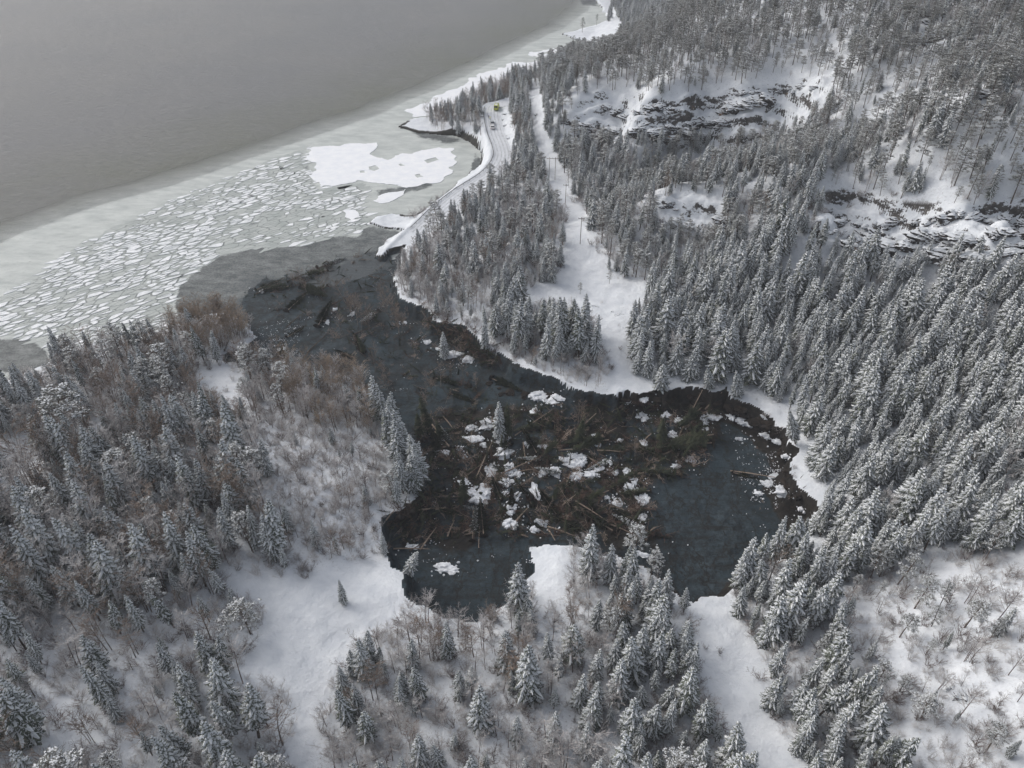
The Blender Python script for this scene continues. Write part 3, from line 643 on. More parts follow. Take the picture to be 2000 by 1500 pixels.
def spruce_proto(seed, H=12., RR=2.1, low=.12, snow=1.0, bare=False, dens=1.0):
    r = random.Random(seed); T = MB(); bend = r.uniform(-.15, .15)
    tz = [0, .3 * H, .6 * H, .85 * H, H]; T.tube([(bend * (q / H) ** 2 * 2, 0, q) for q in tz], [.17, .13, .085, .045, .012], 7, 0)
    C = MB(); nl = int(20 * dens * (H / 12))
    for i in range(nl):
        t = i / (nl - 1); z = H * (low + (1 - low - .02) * t ** .92); nb = 9 if t < .75 else (7 if t < .92 else 5)
        ph = r.uniform(0, 6.28)
        Lb = RR * ((1 - t) ** .78 * .93 + .07) * (1 if t > .12 else .8)
        for k in range(nb):
            if r.random() < (.28 if bare else .08): continue
            az = ph + 6.283 * k / nb + r.uniform(-.25, .25); L = Lb * r.uniform(.68, 1.22)
            el = (.25 if t > .8 else -.02 - .30 * (1 - t)) + r.uniform(-.14, .12)
            d = Vector((math.cos(az), math.sin(az), 0)); sd_ = Vector((-d.y, d.x, 0)); base = Vector((bend * (z / H) ** 2 * 2, 0, z + r.uniform(-.15, .15)))
            def P(s): return base + d * (L * s * math.cos(el)) + Vector((0, 0, L * s * math.sin(el) - .30 * L * s * s + .10 * L * max(0, s - .8) * 5))
            wb = (.20 + .12 * L) * r.uniform(.8, 1.2) * (.4 if bare else 1)
            # needle frond along the branch
            S_ = [.08, .38, .7, 1.0]; Wd = [.35, 1., .75, .12]
            for a in range(3):
                p, q = P(S_[a]), P(S_[a + 1]); w1, w2 = wb * Wd[a], wb * Wd[a + 1]; dr = Vector((0, 0, -.45))
                C.quad(p - sd_ * w1 + dr * w1, p, q, q - sd_ * w2 + dr * w2, 0); C.quad(p, p + sd_ * w1 + dr * w1, q + sd_ * w2 + dr * w2, q, 0)
            # side sprays
            ns = 4 if L > 1.0 else 3
            for a in range(ns):
                s0 = .22 + .68 * a / ns; p = P(s0)
                for sg in (-1, 1):
                    l2 = L * .36 * (1.12 - s0) * r.uniform(.7, 1.3) + .1; e = (sd_ * sg * .8 + d * .65).normalized(); q = p + e * l2 + Vector((0, 0, -.42 * l2 - r.uniform(0, .12)))
                    n_ = e.cross(Vector((0, 0, 1))) * (.09 + .05 * l2)
                    C.quad(p - n_ + Vector((0, 0, -.03)), p + n_ + Vector((0, 0, -.03)), q + n_ * .35, q - n_ * .35, 0)
                    if not bare and r.random() < .88 * snow:
                        u_ = Vector((0, 0, .07)); nn = n_ * .62; qq = p + (q - p) * r.uniform(.75, 1.0)
                        C.quad(p - nn + u_ * .3, p + u_, qq + u_ * .8, qq - nn * .5 + u_ * .2, 1); C.quad(p + u_, p + nn + u_ * .3, qq + nn * .5 + u_ * .2, qq + u_ * .8, 1)
            if not bare and r.random() < .93 * snow + .05:
                s0, s1 = r.uniform(.12, .3), r.uniform(.88, 1.04); cuts = [s0, (s0 * 2 + s1) / 3, (s0 + 2 * s1) / 3, s1]; ww = [.3, .62, .55, .2]
                for a in range(3):
                    p, q = P(cuts[a]), P(cuts[a + 1]); w1, w2 = wb * ww[a] * .72, wb * ww[a + 1] * .72; u1 = Vector((0, 0, .14)); 
                    C.quad(p - sd_ * w1 - u1 * .2, p + u1, q + u1, q - sd_ * w2 - u1 * .2, 1); C.quad(p + u1, p + sd_ * w1 - u1 * .2, q + sd_ * w2 - u1 * .2, q + u1, 1)
    if low > .2:
        for i in range(14):      # dead twigs on the bare lower stem
            z = H * r.uniform(.08, low); az = r.uniform(0, 6.28); l = r.uniform(.3, .9); C.tube([(0, 0, z), (math.cos(az) * l, math.sin(az) * l, z - .15)], [.025, .01], 3, 2)
    return T, C
def pine_proto(seed, H=11., RR=2.0, low=.42):
    r = random.Random(seed); T = MB(); bx, by = r.uniform(-.5, .5), r.uniform(-.5, .5)
    def ax(z): s = z / H; return Vector((bx * s * s, by * s * s, z))
    T.tube([ax(H * q) for q in (0, .3, .6, .85, .97)], [.16, .13, .10, .06, .02], 6, 0)
    C = MB(); nb = 30
    for i in range(nb):
        t = (i + r.random()) / nb; z = H * (low + (1 - low) * t); az = i * 2.4 + r.uniform(-.5, .5)
        L = RR * (math.sin(math.pi * min(1, .22 + .78 * t)) ** .6 * .9 + .15) * r.uniform(.55, 1.15)
        p = ax(z); el = r.uniform(.0, .45); q = p + Vector((math.cos(az) * L, math.sin(az) * L, L * math.sin(el)))
        C.tube([p, (p + q) / 2 + Vector((0, 0, -.05 * L)), q], [.045, .03, .015], 3, 2)
        for c in range(r.randint(2, 4)):
            s = r.uniform(.45, 1.05); cen = p.lerp(q, s) + Vector((r.gauss(0, .22), r.gauss(0, .22), r.gauss(0, .12))); cr = r.uniform(.28, .52)
            for k in range(26):
                a = r.uniform(0, 6.28); e = r.uniform(-.35, 1.2); dd = Vector((math.cos(a) * math.cos(e), math.sin(a) * math.cos(e), math.sin(e) * .7)); o_ = cen + dd * cr * .15; tip = cen + dd * cr * r.uniform(.8, 1.45)
                n_ = dd.cross(Vector((r.gauss(0, 1), r.gauss(0, 1), r.gauss(0, 1)))).normalized() * .034
                C.quad(o_ - n_, o_ + n_, tip + n_ * .5, tip - n_ * .5, 0)
            for k in range(r.randint(6, 10)):
                a = r.uniform(0, 6.28); rr = cr * r.uniform(.1, .9); b = cen + Vector((math.cos(a) * rr, math.sin(a) * rr, cr * r.uniform(.25, .6))); w = r.uniform(.04, .095); a2 = r.uniform(0, 6.28); e1 = Vector((math.cos(a2), math.sin(a2), r.uniform(-.3, .3))) * w * 1.5; e2 = Vector((-math.sin(a2), math.cos(a2), r.uniform(-.3, .3))) * w
                C.quad(b - e1 - e2 * .6, b + e1 * .6 - e2, b + e1 + e2 * .5, b - e1 * .5 + e2, 1)
    return T, C
def birch_proto(seed, H=10., tw=1.0, stems=1, spread=.35):
    r = random.Random(seed); T = MB(); C = MB()
    for s_ in range(stems):
        ox, oy = (r.uniform(-.4, .4), r.uniform(-.4, .4)) if stems > 1 else (0, 0); lx, ly = r.uniform(-.09, .09) * H, r.uniform(-.09, .09) * H; HH = H * r.uniform(.8, 1)
        def ax(t): return Vector((ox + lx * t * t, oy + ly * t * t, HH * t))
        T.tube([ax(q) for q in (0, .25, .5, .75, 1)], [.011 * H * q / stems ** .4 for q in (1, .8, .58, .35, .12)], 5, 0)
        for i in range(int(17 / stems ** .5)):
            t = .28 + .7 * (i + r.random()) / (17 / stems ** .5); p = ax(min(t, .98)); az = r.uniform(0, 6.28); L = HH * spread * (1.12 - t) * r.uniform(.6, 1.2) + .4
            e = r.uniform(.55, 1.05); d = Vector((math.cos(az) * math.cos(e), math.sin(az) * math.cos(e), math.sin(e)))
            def bp(s): return p + d * (L * s) + Vector((0, 0, .12 * L * s * s))
            C.tube([bp(0), bp(.5), bp(1)], [.028 * tw, .019 * tw, .009 * tw], 3, 0)
            for k in range(6):
                s = r.uniform(.2, 1); q = bp(s); a2 = az + r.uniform(-1.2, 1.2); e2 = r.uniform(.1, 1.1); l2 = L * .45 * r.uniform(.5, 1.1); d2 = Vector((math.cos(a2) * math.cos(e2), math.sin(a2) * math.cos(e2), math.sin(e2)))
                e_ = q + d2 * l2; C.tube([q, e_], [.014 * tw, .007 * tw], 3, 0)
                for h_ in range(4):
                    s3 = r.uniform(.2, 1); w = q + d2 * l2 * s3; a3 = a2 + r.uniform(-1.3, 1.3); e3 = r.uniform(-.2, 1.1); l3 = r.uniform(.25, .6)
                    d3 = Vector((math.cos(a3) * math.cos(e3), math.sin(a3) * math.cos(e3), math.sin(e3))); n_ = d3.cross(Vector((r.gauss(0, 1), r.gauss(0, 1), r.gauss(0, 1)))).normalized() * .011 * tw
                    C.quad(w - n_, w + n_, w + d3 * l3 + n_ * .4, w + d3 * l3 - n_ * .4, 0)
    return T, C
def shrub_proto(seed, H=2.4):
    r = random.Random(seed); C = MB()
    for i in range(11):
        az = r.uniform(0, 6.28); e = r.uniform(.7, 1.45); L = H * r.uniform(.6, 1.1); d = Vector((math.cos(az) * math.cos(e), math.sin(az) * math.cos(e), math.sin(e))); o_ = Vector((r.uniform(-.4, .4), r.uniform(-.4, .4), -.1))
        C.tube([o_, o_ + d * L * .5, o_ + d * L + Vector((0, 0, .1))], [.028, .018, .008], 3, 0)
        for k in range(8):
            q = o_ + d * L * r.uniform(.25, 1); a2 = az + r.uniform(-1.8, 1.8); e2 = r.uniform(.1, 1.2); l2 = r.uniform(.3, .8); d2 = Vector((math.cos(a2) * math.cos(e2), math.sin(a2) * math.cos(e2), math.sin(e2)))
            C.tube([q, q + d2 * l2], [.014, .006], 3, 0)
            for h_ in range(2):
                w = q + d2 * l2 * r.uniform(.3, 1); a3 = r.uniform(0, 6.28); d3 = Vector((math.cos(a3), math.sin(a3), r.uniform(-.2, .8))) * r.uniform(.15, .35); n_ = Vector((-math.sin(a3), math.cos(a3), 0)) * .009
                C.quad(w - n_, w + n_, w + d3 + n_ * .4, w + d3 - n_ * .4, 0)
    return C
sm = [M['needles'], M['snowcap'], M['twig_dark']]
PRO = {k: [] for k in KINDS + ['bare_spruce']}
for i, (H, RR, low, sn) in enumerate([(12, 2.25, .14, 1), (12, 1.95, .24, .95), (12, 2.5, .08, 1), (12, 1.8, .34, .9), (12, 2.15, .18, .8), (12, 2.8, .04, 1.0), (12, 1.45, .3, .55), (12, 2.6, .2, .7)]):
    T, C = spruce_proto(11 + i, H, RR, low, sn); PRO['spruce'].append((T.mesh('spruce_trunk', [M['bark']]), C.mesh('spruce_crown', sm), H))
for i in range(4):
    T, C = pine_proto(31 + i, 11, 1.9 + .25 * i, (.42, .5, .35, .3)[i]); PRO['pine'].append((T.mesh('pine_trunk', [M['pine_bark']]), C.mesh('pine_crown', [M['pine_needles'], M['snowcap'], M['pine_bark']]), 11))
for i in range(4):
    T, C = birch_proto(51 + i, 10, 1.25, (1, 2, 1, 3)[i]); PRO['birch'].append((T.mesh('birch_trunk', [M['birchbark']]), C.mesh('birch_twigs', [M['twig_brown2']]), 10)); PRO['tan_birch'].append((PRO['birch'][-1][0], C.mesh('tan_birch_twigs', [M['twig_brown']]), 10))
    T, C = birch_proto(61 + i, 10, 1.5, (1, 3, 1, 2)[i], .42); PRO['frosted_birch'].append((T.mesh('frosted_trunk', [M['twig_dark']]), C.mesh('frosted_twigs', [M['twig_frost']]), 10))
for i in range(4):
    C = shrub_proto(71 + i); PRO['shrub'].append((None, C.mesh('shrub_twigs', [M[('twig_dark', 'twig_frost', 'twig_mid', 'twig_frost')[i]]]), 2.4))
for i in range(3):
    T, C = spruce_proto(91 + i, 13, 2.3, .2, 0, True, 1.0); PRO['bare_spruce'].append((T.mesh('fallen_trunk', [M['log']]), C.mesh('fallen_crown', [M['needles_bare'], M['snowcap'], M['twig_dark']]), 13))
for k in PRO: print(k, [len(c.polygons) for _, c, _ in PRO[k]])

def joined(t, c, name):
    if t is None: return c
    import bmesh
    bm = bmesh.new(); bm.from_mesh(c); n0 = len(bm.faces); nm = len(c.materials); bm.from_mesh(t); bm.faces.ensure_lookup_table()
    for fc in bm.faces[n0:]: fc.material_index = nm
    me = bpy.data.meshes.new(name); bm.to_mesh(me); bm.free()
    for m in c.materials: me.materials.append(m)
    me.materials.append(t.materials[0]); return me
def scatter(name, pts, kind, label, cat, maxtilt=.05):
    protos = PRO[kind]; cc = bpy.data.collections.new(name + '_kinds')
    for i, (t, c, H) in enumerate(protos):
        cc.objects.link(bpy.data.objects.new(f'{name}_{i}', joined(t, c, f'{name}_{i}')))
    me = bpy.data.meshes.new(name); me.from_pydata([(x, y, z - .1) for x, y, z, h, _ in pts], [], [])
    n = len(pts); Hp = [p[2] for p in protos]; idx = rng.integers(0, len(protos), n)
    sc_ = np.array([p[3] / Hp[i] for p, i in zip(pts, idx)], np.float32); wv_ = rng.uniform(.78, 1.28, n).astype(np.float32); a = me.attributes.new('scl', 'FLOAT_VECTOR', 'POINT'); a.data.foreach_set('vector', np.stack([sc_ * wv_, sc_ * wv_, sc_], 1).ravel())
    a = me.attributes.new('idx', 'INT', 'POINT'); a.data.foreach_set('value', idx.astype(np.int32))
    rt = np.stack([rng.normal(0, maxtilt, n), rng.normal(0, maxtilt, n), rng.uniform(0, 6.28, n)], 1).astype(np.float32)
    a = me.attributes.new('rot', 'FLOAT_VECTOR', 'POINT'); a.data.foreach_set('vector', rt.ravel())
    g = bpy.data.node_groups.new(name, 'GeometryNodeTree'); g.interface.new_socket('Geometry', in_out='INPUT', socket_type='NodeSocketGeometry'); g.interface.new_socket('Geometry', in_out='OUTPUT', socket_type='NodeSocketGeometry')
    nn = g.nodes; gi = nn.new('NodeGroupInput'); go = nn.new('NodeGroupOutput'); ip = nn.new('GeometryNodeInstanceOnPoints'); ci = nn.new('GeometryNodeCollectionInfo')
    ci.inputs['Collection'].default_value = cc; ci.inputs['Separate Children'].default_value = True; ci.inputs['Reset Children'].default_value = True
    ip.inputs['Pick Instance'].default_value = True
    def na(nm, ty): q = nn.new('GeometryNodeInputNamedAttribute'); q.data_type = ty; q.inputs['Name'].default_value = nm; return q.outputs['Attribute']
    L = g.links.new; L(gi.outputs[0], ip.inputs['Points']); L(ci.outputs[0], ip.inputs['Instance']); L(na('idx', 'INT'), ip.inputs['Instance Index']); L(na('scl', 'FLOAT_VECTOR'), ip.inputs['Scale']); L(na('rot', 'FLOAT_VECTOR'), ip.inputs['Rotation']); L(ip.outputs[0], go.inputs[0])
    o = obj(name, me); md = o.modifiers.new('scatter', 'NODES'); md.node_group = g
    tag(o, label, cat, kind='stuff'); return o
ZLAB = {}
def tree_thing(kind, x, y, z, h, name=None, tilt=(0, 0), rz=None, proto=None):
    pr = PRO[kind]
    if kind == 'spruce' and h < 7.5 and proto is None: proto = random.choice((2, 5))
    t, c, H = pr[proto if proto is not None else random.randrange(len(pr))]
    e = empty(name or kind, (x, y, z - .1), random.uniform(0, 6.28) if rz is None else rz, tilt, h / H)
    w_ = random.uniform(.78, 1.28) * h / H; e.scale = (w_, w_ * random.uniform(.9, 1.1), h / H)
    if t: obj('trunk', t, e)
    obj('crown', c, e); return e

ZPH = {'shore birches': 'in the brown clump on the muddy shore', 'orange birches': 'in the orange-brown channel grove', 'edge spruces': 'in the pit\'s left bank row', 'brush slope': 'on the brushy slope',
 'headland': 'on the wooded headland', 'strip': 'between road and power line', 'mid grove': 'in the small middle grove', 'grove edge': 'below the small middle grove', 'mud edge': 'on the channel bank',
 'wedge wood': 'between bay and power line', 'far left wood': 'in the left shore wood', 'left wood': 'in the tall left wood', 'lower left': 'in the lower left wood', 'left of meadow': 'above the snowy meadow',
 'lower middle': 'on the snowy pit lip', 'bottom': 'in the bottom mixed wood', 'bottom spruces': 'left of the snowy track', 'spruces by track': 'at the track\'s pit end', 'lower right spruces': 'right of the snowy track',
 'lower right open': 'on the open lower slope', 'cliff top pines': 'above the upper long cliff', 'upper right': 'on the upper right hillside', 'ridge': 'on the far ridge', 'gully': 'in the gully between the cliffs', 'mid slope pines': 'beside the small middle crag', 'big spruce wood': 'in the big spruce forest',
 'elsewhere': 'in the scattered trees', 'far shore': 'by the far shore', 'far wood': 'in the distant wood', 'pit': 'standing in the slide mud'}
KN = {'spruce': 'snow-laden spruce', 'pine': 'frosted pine', 'birch': 'bare brown birch', 'tan_birch': 'bare tan birch', 'frosted_birch': 'frosted leafless tree'}
KC = {'spruce': 'spruce', 'pine': 'pine tree', 'birch': 'birch', 'tan_birch': 'birch', 'frosted_birch': 'bare tree'}
LIM = {'spruce': 295, 'pine': 240, 'birch': 160, 'tan_birch': 90, 'frosted_birch': 260}
STUFF = {'spruce': ('spruce_forest', 'dense forest of smaller snow-covered spruces across the slopes'), 'pine': ('pine_forest', 'frosted pines covering the upper slopes'), 'birch': ('birch_thicket', 'bare brown birches among the conifers'), 'tan_birch': ('tan_birch_thicket', 'bare tan birches packed in the two shore groves'), 'frosted_birch': ('frosted_thicket', 'leafless frosted trees between the conifers')}
SPECIAL = [('pine', 1137, 64, 9, 'dark pine on the snowy far point, nearest its tip'), ('pine', 1165, 50, 7, 'small pine halfway along the snowy far point'), ('spruce', 1188, 42, 10, 'slim spruce beside the far shore strip, foremost of the pair'), ('spruce', 1192, 36, 12, 'taller slim spruce beside the far shore strip'), ('spruce', 1148, 1135, 16, 'tallest snow-laden spruce on the white lip jutting into the pit'), ('spruce', 1012, 1195, 14, 'dark-sided spruce at the left edge of the white lip'), ('spruce', 672, 1180, 7, 'lone squat snowy spruce on the meadow\'s upper edge'), ('spruce', 752, 1085, 7, 'small white spruce at the pit\'s left corner'),
 ('spruce', 1262, 735, 11, 'lone broad spruce where the clearing meets the pit rim'), ('spruce', 1255, 690, 10, 'spruce standing at the right edge of the clearing'), ('spruce', 948, 690, 11, 'lone snowy spruce above the broken snow blocks'), ('spruce', 862, 595, 8, 'small bright spruce above the mud channel bank'),
 ('spruce', 975, 858, 12, 'upright half-snowy spruce carried into the slide debris'), ('spruce', 868, 700, 9, 'green leaning spruce at the channel bank'), ('spruce', 800, 960, 8, 'short snowy spruce at the end of the bank row'), ('spruce', 489, 1210, 6, 'small drooping spruce left of the snowy meadow'), ('spruce', 620, 1070, 8, 'snowy spruce in the small group above the meadow'),
 ('spruce', 490, 765, 7, 'spreading snowy spruce by the white clearing near the shore'), ('spruce', 1030, 1365, 15, 'tall spruce with a dark lower crown below the lip'), ('pine', 1133, 575, 4, 'tiny pine alone on the white clearing'), ('pine', 1190, 555, 5, 'small pine on the clearing\'s right side')]
for kind, px, py, h, lab in SPECIAL:
    x, y, z = at(px, py); q = tree_thing(kind, x, y, max(z, 0), h, proto=0 if kind == 'spruce' else None); tag(q, lab, KC[kind], 'single conifers')
for kind in ('spruce', 'pine', 'birch', 'tan_birch', 'frosted_birch'):
    L = trees[kind]; A = np.array([(a, b, c, h) for a, b, c, h, _ in L])
    px, py = w2p(A[:, 0], A[:, 1], A[:, 2]); tx, ty = w2p(A[:, 0], A[:, 1], A[:, 2] + A[:, 3])
    inf = (px > 10) & (px < 1990) & (py > 20) & (py < 1490) & (ty > 0) & visible(A[:, 0], A[:, 1], A[:, 2], 1)
    sc = np.hypot(px - tx, py - ty) * inf; order = np.argsort(-sc); sel = set(order[:LIM[kind]].tolist())
    items = []
    for i in sel:
        x, y, z, h, zi = L[i]; e = tree_thing(kind, x, y, z, h, name='birch' if kind == 'tan_birch' else None, tilt=(random.gauss(0, .05), random.gauss(0, .05)))
        items.append(dict(o=e, px=px[i], py=py[i], size=h, z=ZN[zi][0]))
    # each stand is cut in patches counted from its top and left
    ext = {}
    for it in items: ext.setdefault(it['z'], []).append(it)
    for zn, Ls in ext.items():
        Ls.sort(key=lambda t: t['py']); nr = max(1, round(math.sqrt(len(Ls) / 6.)))
        for r_ in range(nr):
            row = sorted(Ls[r_ * len(Ls) // nr:(r_ + 1) * len(Ls) // nr], key=lambda t: t['px'])
            nc = max(1, round(len(row) / 6.))
            for k_, it in enumerate(row): it['cell'] = (zn, r_ if nr > 1 else -1, nr, k_ * nc // len(row) if nc > 1 else -1, nc)
    def land(c):
        zn, r_, nr, c_, nc = c; s = ZPH[zn]
        if r_ >= 0: s += ', ' + ('back' if r_ == 0 else 'front' if r_ == nr - 1 else ORD[r_]) + ' row'
        if c_ >= 0: s += (', ' if r_ < 0 else ' ') + ('left end' if c_ == 0 else 'right end' if c_ == nc - 1 else 'centre' if nc == 3 else ORD[c_] + ' part')
        return s
    superlabels(items, lambda t: KN[kind], lambda t: t['cell'], land, kind)
    for it in items: tag(it['o'], it['lab'], KC[kind], KN[kind] + 's ' + ZPH[it['z']])
    rest = [L[i] for i in range(len(L)) if i not in sel]
    nm, lb = STUFF[kind]; scatter(nm, rest, kind, lb, 'forest')
scatter('undergrowth', trees['shrub'], 'shrub', 'leafless frosted shrubs and brush poking through the snow', 'undergrowth', .1)

# ------------------------------------------------------------ rocks: dark ledges with snow on top
def rock_mat():
    m = mat('ledge_rock', (.1, .09, .08), .9, .2); n = N(m); geo = n.n('ShaderNodeNewGeometry'); sx = n.n('ShaderNodeSeparateXYZ'); n.l(geo.outputs['Normal'], sx.inputs[0])
    rock = n.mix(n.ramp(n.noise(.6, 7, .7), .38, .68), (.014, .013, .013), (.080, .070, .062)); rock = n.mix(n.ramp(n.noise(.13, 3), .63, .68), rock, (.17, .10, .055))
    sl_ = n.math('ADD', sx.outputs[2], n.math('MULTIPLY', n.math('SUBTRACT', n.noise(.8, 6, .7), .5), .5)); n.out(n.mix(n.ramp(sl_, .28, .40), rock, (.70, .725, .75))); n.bump(n.noise(1.5, 6, .7), .6, .5); return m
M['rock'] = rock_mat()
import bmesh
def lump(seed, sub=3, sc=1.2, amp=.45, flat=0.):
    bm = bmesh.new(); bmesh.ops.create_icosphere(bm, subdivisions=sub, radius=1)
    P = np.array([v.co[:] for v in bm.verts]); n1 = fbm(P[:, 0] + P[:, 2] * .7 + seed * 7, P[:, 1] - P[:, 2] * .6, sc, 4, seed); n2 = fbm(P[:, 0] * 1. + seed, P[:, 2] * 2.2 + P[:, 1] * .4, sc * .5, 3, seed + 9)
    for v, a, b in zip(bm.verts, n1, n2):
        k = 1 + amp * a * 1.6 + amp * .5 * b; v.co *= k
        if flat: v.co.z = v.co.z * (1 - flat) + flat * math.tanh(v.co.z * 3) * .55
    me = bpy.data.meshes.new('lump'); bm.to_mesh(me); bm.free(); return me
RK = [lump(200 + i, 4, .8, .62, .15) for i in range(8)]
for me in RK: me.materials.append(M['rock']); me.name = 'ledge_rock'
def rockline(P, cnt, size, where, seed):
    r = random.Random(seed); L = []
    tot = [math.hypot(P[i + 1][0] - P[i][0], P[i + 1][1] - P[i][1]) for i in range(len(P) - 1)]; T = sum(tot)
    for i in range(cnt):
        t = (i + r.random() * .8) / cnt * T; k = 0
        while k < len(tot) - 1 and t > tot[k]: t -= tot[k]; k += 1
        q = t / tot[k]; px = P[k][0] + (P[k + 1][0] - P[k][0]) * q; py = P[k][1] + (P[k + 1][1] - P[k][1]) * q + r.uniform(-7, 7)
        x, y, z = at(px, py); w = size * r.uniform(.35, 1.25)
        o = obj('rock_ledge', r.choice(RK), loc=(x, y, z - .5)); o.scale = (w * r.uniform(1.2, 2.2), w * .8, w * r.uniform(.55, 1.1)); o.rotation_euler = (r.uniform(-.1, .2), r.uniform(-.15, .15), r.uniform(-.5, .5))
        L.append(dict(o=o, px=px, py=py, size=w, cell=where))
    L2 = sorted(L, key=lambda t: t['px'])
    for i, it in enumerate(L2): tag(it['o'], f"dark rock ledge {where}, {ORD[i] if i < 20 else 'one of those right of the twentieth'} from left", 'rock', 'dark snow-capped rock ledges')
rockline([(1110,235),(1160,262),(1215,250),(1290,262),(1345,240)], 17, 1.9, 'at the foot of the upper long cliff', 1)
rockline([(1165,215),(1230,222),(1290,212),(1340,225)], 12, 1.5, 'in the upper long cliff face, left half', 2)
rockline([(1340,245),(1400,232),(1450,205),(1500,200)], 18, 1.8, 'across the upper long cliff face', 3)
rockline([(1370,215),(1430,190),(1500,182),(1600,172)], 14, 1.1, 'along the upper long cliff\'s rim', 4)
rockline([(1300,268),(1380,258),(1440,225)], 10, 1.6, 'low in the upper long cliff', 5)
rockline([(1270,405),(1300,398),(1325,405)], 5, 1.4, 'on the small middle crag top', 6)
rockline([(1300,435),(1345,445),(1400,440),(1425,425)], 9, 1.5, 'below the small middle crag', 7)
rockline([(1610,432),(1680,436),(1760,440),(1850,432)], 16, 1.5, 'along the lower long cliff top', 8)
rockline([(1620,455),(1700,460),(1790,470),(1900,470),(2000,450)], 20, 2.0, 'across the lower long cliff middle', 9)
rockline([(1640,478),(1730,486),(1830,496),(1920,500),(1990,485)], 17, 2.2, 'at the lower long cliff foot', 10)
rockline([(1850,425),(1900,420),(1960,432),(2010,445)], 9, 1.5, 'in the lower cliff\'s right end', 11)
rockline([(1808,20),(1812,50),(1822,85)], 6, 2.4, 'in the dark upper right crag', 12)
rockline([(1910,182),(1950,178),(1990,190)], 5, 1.4, 'on the right hillside', 13)
rockline([(1985,540),(1998,580)], 3, 2.2, 'in the forest gap at right edge', 14)
rockline([(1160,602),(1175,612)], 3, .9, 'on the clearing step, left side', 15)
rockline([(1195,610),(1212,612)], 3, .9, 'on the clearing step, right side', 16)
rockline([(1602,1245),(1625,1275)], 3, .8, 'in the snow right of the track', 17)
rockline([(1860,1340),(1888,1375)], 3, .9, 'on the open lower slope', 18)
rockline([(985,215),(988,240),(985,260),(998,285)], 9, .9, 'in the road cutting', 19)
rockline([(941,222),(940,232),(938,245)], 5, .8, 'left of the road bend', 20)
rockline([(1050,220),(1055,228)], 2, .6, 'high on the power line strip', 21)
rockline([(1062,300),(1070,304)], 3, .9, 'by the power line strip bend', 22)
# ------------------------------------------------------------ snow blocks carried into the slide
M['dirty_snow'] = varied('dirty_block_snow', (.48, .50, .53), (.78, .80, .83), 1.1, .85, .25)
def cluster(seed):
    r = random.Random(seed); bm = bmesh.new()
    for k in range(r.randint(7, 11)):
        q = lump(seed * 13 + k, 3, .6, .75, .35); w = r.uniform(.16, .5); a = r.uniform(0, 6.28); d = r.uniform(.1, .85) * (1 - w * .6)
        q.transform(Matrix.Translation((math.cos(a) * d, math.sin(a) * d, r.uniform(-.2, .25))) @ Matrix.Rotation(r.uniform(0, 6), 4, 'Z') @ Matrix.Diagonal((w * 1.3, w * .9, w * 1.3, 1))); bm.from_mesh(q); bpy.data.meshes.remove(q)
    me = bpy.data.meshes.new('snow_block'); bm.to_mesh(me); bm.free(); return me
BK = [cluster(300 + i) for i in range(9)]
for me in BK: me.materials.append(M['dirty_snow']); me.name = 'snow_block'
BL = [(1060,776,18,9),(1085,783,17,8),(1045,806,9,5),(953,832,15,14),(925,838,10,6),(925,858,18,6),(945,868,8,5),(899,876,7,5),(908,895,5,4),(985,888,17,13),(983,858,10,12),(1032,866,9,10),(1062,873,12,5),(960,920,11,15),(992,915,9,11),(1008,925,12,9),(986,943,13,8),(1058,928,9,6),
(1090,920,16,10),(1115,905,22,10),(1135,900,12,10),(1125,935,16,9),(1155,930,14,8),(1170,920,10,7),(905,942,9,7),(932,968,24,18),(1010,968,8,12),(1045,960,9,14),(985,968,8,7),(998,998,9,10),(1000,1025,12,9),(1042,1038,10,6),(1062,1020,16,7),(1205,982,12,7),(1185,975,6,4),(1118,893,10,5),
(1222,790,9,6),(1255,790,9,6),(1250,812,8,7),(1260,820,7,6),(1312,850,9,6),(1320,853,6,4),(1302,814,9,5),(1325,822,10,5),(1378,818,9,8),(1390,815,14,5),(1378,838,5,5),(1458,830,14,7),(1430,815,5,7),(1494,815,7,6),(1500,855,15,6),(1445,858,9,3),(1518,868,10,5),(1320,912,9,5),(1349,900,10,6),
(1257,868,6,9),(1535,895,10,7),(1512,930,12,8),(1500,945,12,6),(1530,965,16,10),(1482,965,9,4),(1565,1000,8,8),(1225,925,8,8),(1240,940,10,9),(1228,950,12,7),(1255,975,12,10),(1253,1014,8,8),(878,1112,20,9),(810,1070,16,7),(1250,1085,20,5),(862,885,14,5),(800,970,6,6),(1160,852,5,3),(1210,860,5,4),
(885,695,20,6),(915,702,12,7),(790,630,5,4),(655,605,4,3),(640,630,4,4),(550,685,8,4),(512,570,4,3),(690,615,4,4),(835,668,7,4),(860,682,8,4),(1138,893,8,6),(1165,870,8,4),(1190,905,6,6),(1200,925,7,5),(740,835,3,2)]
L = []
for (px, py, rx, ry) in BL:
    x, y, z = at(px, py); D = math.hypot(x, y, CAMH - z); k = D / F; phi = math.asin((CAMH - z) / D)
    o = obj('snow_block', random.choice(BK), loc=(x, y, z + .05)); o.scale = (rx * k * 1.3, ry * k / math.sin(phi) * 1.2, .35 + .05 * min(rx, ry) * random.uniform(.8, 1.4)); o.rotation_euler = (0, 0, random.uniform(-.4, .4))
    L.append(dict(o=o, px=px, py=py, size=rx * ry))
